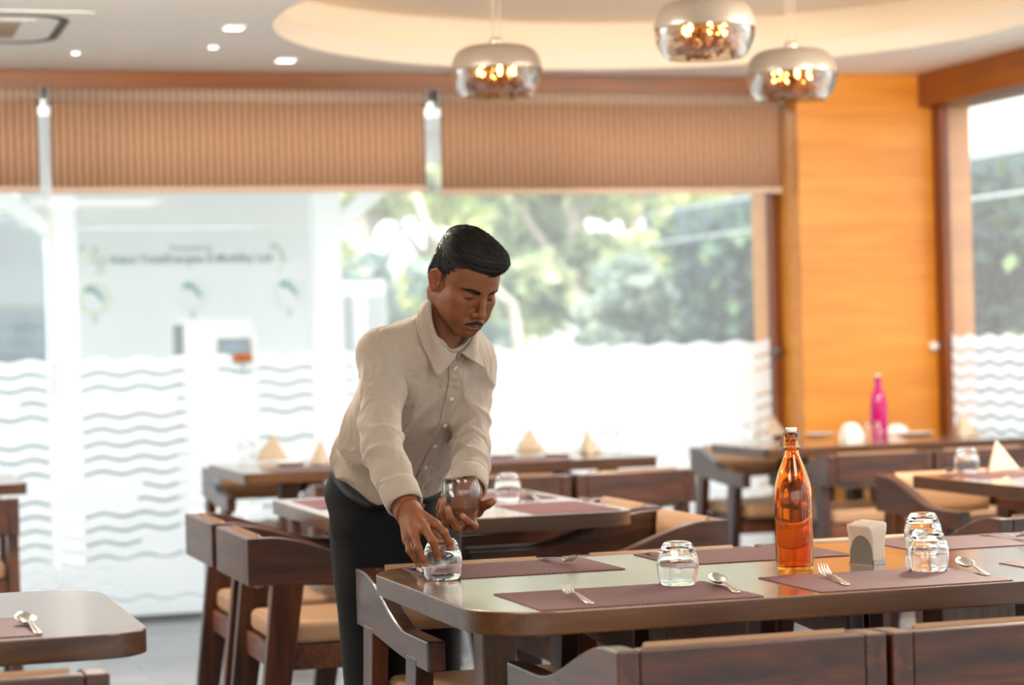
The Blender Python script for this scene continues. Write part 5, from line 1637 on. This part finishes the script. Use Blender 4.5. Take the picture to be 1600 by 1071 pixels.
def strands(paths, r, parent, name, mat, taper=True):
    n, k, _ = paths.shape
    tg = np.gradient(paths, axis=1); tg /= np.linalg.norm(tg, axis=2, keepdims=True) + 1e-9
    a = np.cross(tg, np.array([0.31, 0.57, 0.76])); a /= np.linalg.norm(a, axis=2, keepdims=True) + 1e-9
    b = np.cross(tg, a)
    rr = r * (1 - 0.75 * (np.arange(k) / (k - 1)) ** 2)[None, :, None] if taper else r
    ring = np.stack([paths + rr * (a * math.cos(2 * PI * j / 3) + b * math.sin(2 * PI * j / 3)) for j in range(3)], 2)     # n,k,3,3
    V = ring.reshape(-1, 3)
    idx = np.arange(n * k * 3).reshape(n, k, 3)
    Q = np.concatenate([np.stack([idx[:, :-1, j], idx[:, :-1, (j + 1) % 3], idx[:, 1:, (j + 1) % 3], idx[:, 1:, j]], -1).reshape(-1, 4) for j in range(3)])
    return surf(name, [(V, Q)], mat, parent)
HAIR2 = NT('black_hair_strand'); HAIR2.bsdf(Base__Color=lin('#1a120d'), Roughness=0.32, Specular__IOR__Level=0.6); HAIR2 = HAIR2.m
strands(paths, 0.00055, hair, 'hair_strands', HAIR2)
def skin_at(x, z, y0=0.14):     # face surface in head space, coming from the front
    y = np.full(np.shape(x), y0)
    for _ in range(50):
        y = y - np.maximum(face_sdf(np.stack([x, y, z], -1)) / HS, 0) * 0.8
    return y
def face_hair(name, cx, cz, w, h, n, ln_, dirf, seed, rad=0.00045):
    rg = np.random.RandomState(seed)
    u = rg.rand(n); v = rg.rand(n) - 0.5
    x = cx(u); z = cz(u) + v * h(u)
    dx, dz = dirf(u, v)
    k = 5; out = []
    for i in range(k):
        f = i / (k - 1) * ln_
        xx, zz = x + dx * f, z + dz * f
        yy = skin_at(xx, zz) + 0.0004 + 0.0009 * math.sin(PI * i / (k - 1) * 0.8)
        out.append(unhd(np.stack([xx, yy, zz], -1)))
    return strands(np.stack(out, 1), rad * HS, man, name, HAIR)
for sd in (1, -1):
    face_hair('eyebrow', lambda u: sd * (0.013 + 0.037 * u), lambda u: 0.0205 + 0.0060 * np.sin(u * 2.2), 0, lambda u: 0.0100 * (1 - 0.70 * u ** 2), 520, 0.0085, lambda u, v: (sd * (0.75 + 0.2 * u), 0.45 - 1.0 * u), 20 + sd)
face_hair('moustache', lambda u: (u * 2 - 1) * 0.027, lambda u: -0.0545 - 0.0075 * np.abs(u * 2 - 1) ** 1.6, 0, lambda u: 0.0062 * (1 - 0.5 * np.abs(u * 2 - 1)), 380, 0.0052, lambda u, v: (np.sign(u - 0.5) * 0.55, -0.8 + 0 * u), 31, 0.00032)
# the eyes, lowered: a dark sliver with the iris between the lids, and the lashes
EYEW = plain('eye_white', lin('#cbbfb2'), 0.25); IRIS = plain('dark_iris', lin('#1c110c'), 0.15); LASH = plain('lash', lin('#0e0a08'), 0.6)
for sd in (1, -1):
    c = np.array([sd * 0.032, 0.0775, 0.0060]); R = np.array([0.0150, 0.0135, 0.0128])
    def lid(a, e, k): return tuple(unhd(c + R * k * np.array([math.sin(a) * math.cos(e), math.cos(a) * math.cos(e), math.sin(e)])))
    rows, n = [], 20
    m = MB()
    for i in range(n + 1):
        a = -1.0 + 2.0 * i / n; t = 1 - (a / 1.0) ** 2
        rows.append([lid(a, -0.36 - 0.20 * t + 0.42 * t * v, 1.02) for v in np.linspace(0, 1, 5)])
    m.grid(rows[:7] , 0); m.grid(rows[6:15], 1); m.grid(rows[14:], 0)
    eye = m.build('eye', [EYEW, IRIS], man, solid=0.0006)
    m = MB(); rows = []
    for i in range(n + 1):
        a = -1.12 + 2.24 * i / n; t = 1 - (a / 1.12) ** 2
        top = -0.33 + 0.18 * t
        rows.append([lid(a, top + 0.12 * t, 1.03), lid(a, top - 0.02, 1.07 + 0.03 * t), lid(a, top - 0.10 * t - 0.02, 1.14 + 0.06 * t)])
    m.grid(rows); m.build('eyelashes', LASH, eye, solid=0.0008)
# thread bracelet on his right wrist
ax = norm(R_knk[1] * 0.5 + R_knk[2] * 0.5 - wr_r); side = norm(np.cross(ax, VIEW)); up = np.cross(side, ax)
bc = wr_r + ax * 0.012
def rad_at(a):
    dr = side * math.cos(a) + up * math.sin(a) + ax * 0.25 * math.cos(a); t = 0.06
    for _ in range(40): t -= max(float(r_hand((bc + dr * t)[None])[0]), 0) * 0.8
    return bc + dr * (t + 0.0008)
m = MB(); m.tube([tuple(rad_at(2 * PI * i / 48)) for i in range(49)], 0.0013, 6, caps=False); m.build('bracelet', plain('red_brown_thread', lin('#6e3524'), 0.7), man)
# the glass he holds
gp = at_d(725, 808, 4.935)
g_ = tumbler((gp[0], gp[1]), 'upright glass held in the man raised left hand', upside=False, z=gp[2] - 0.001, tilt=(0.06, 0.05))
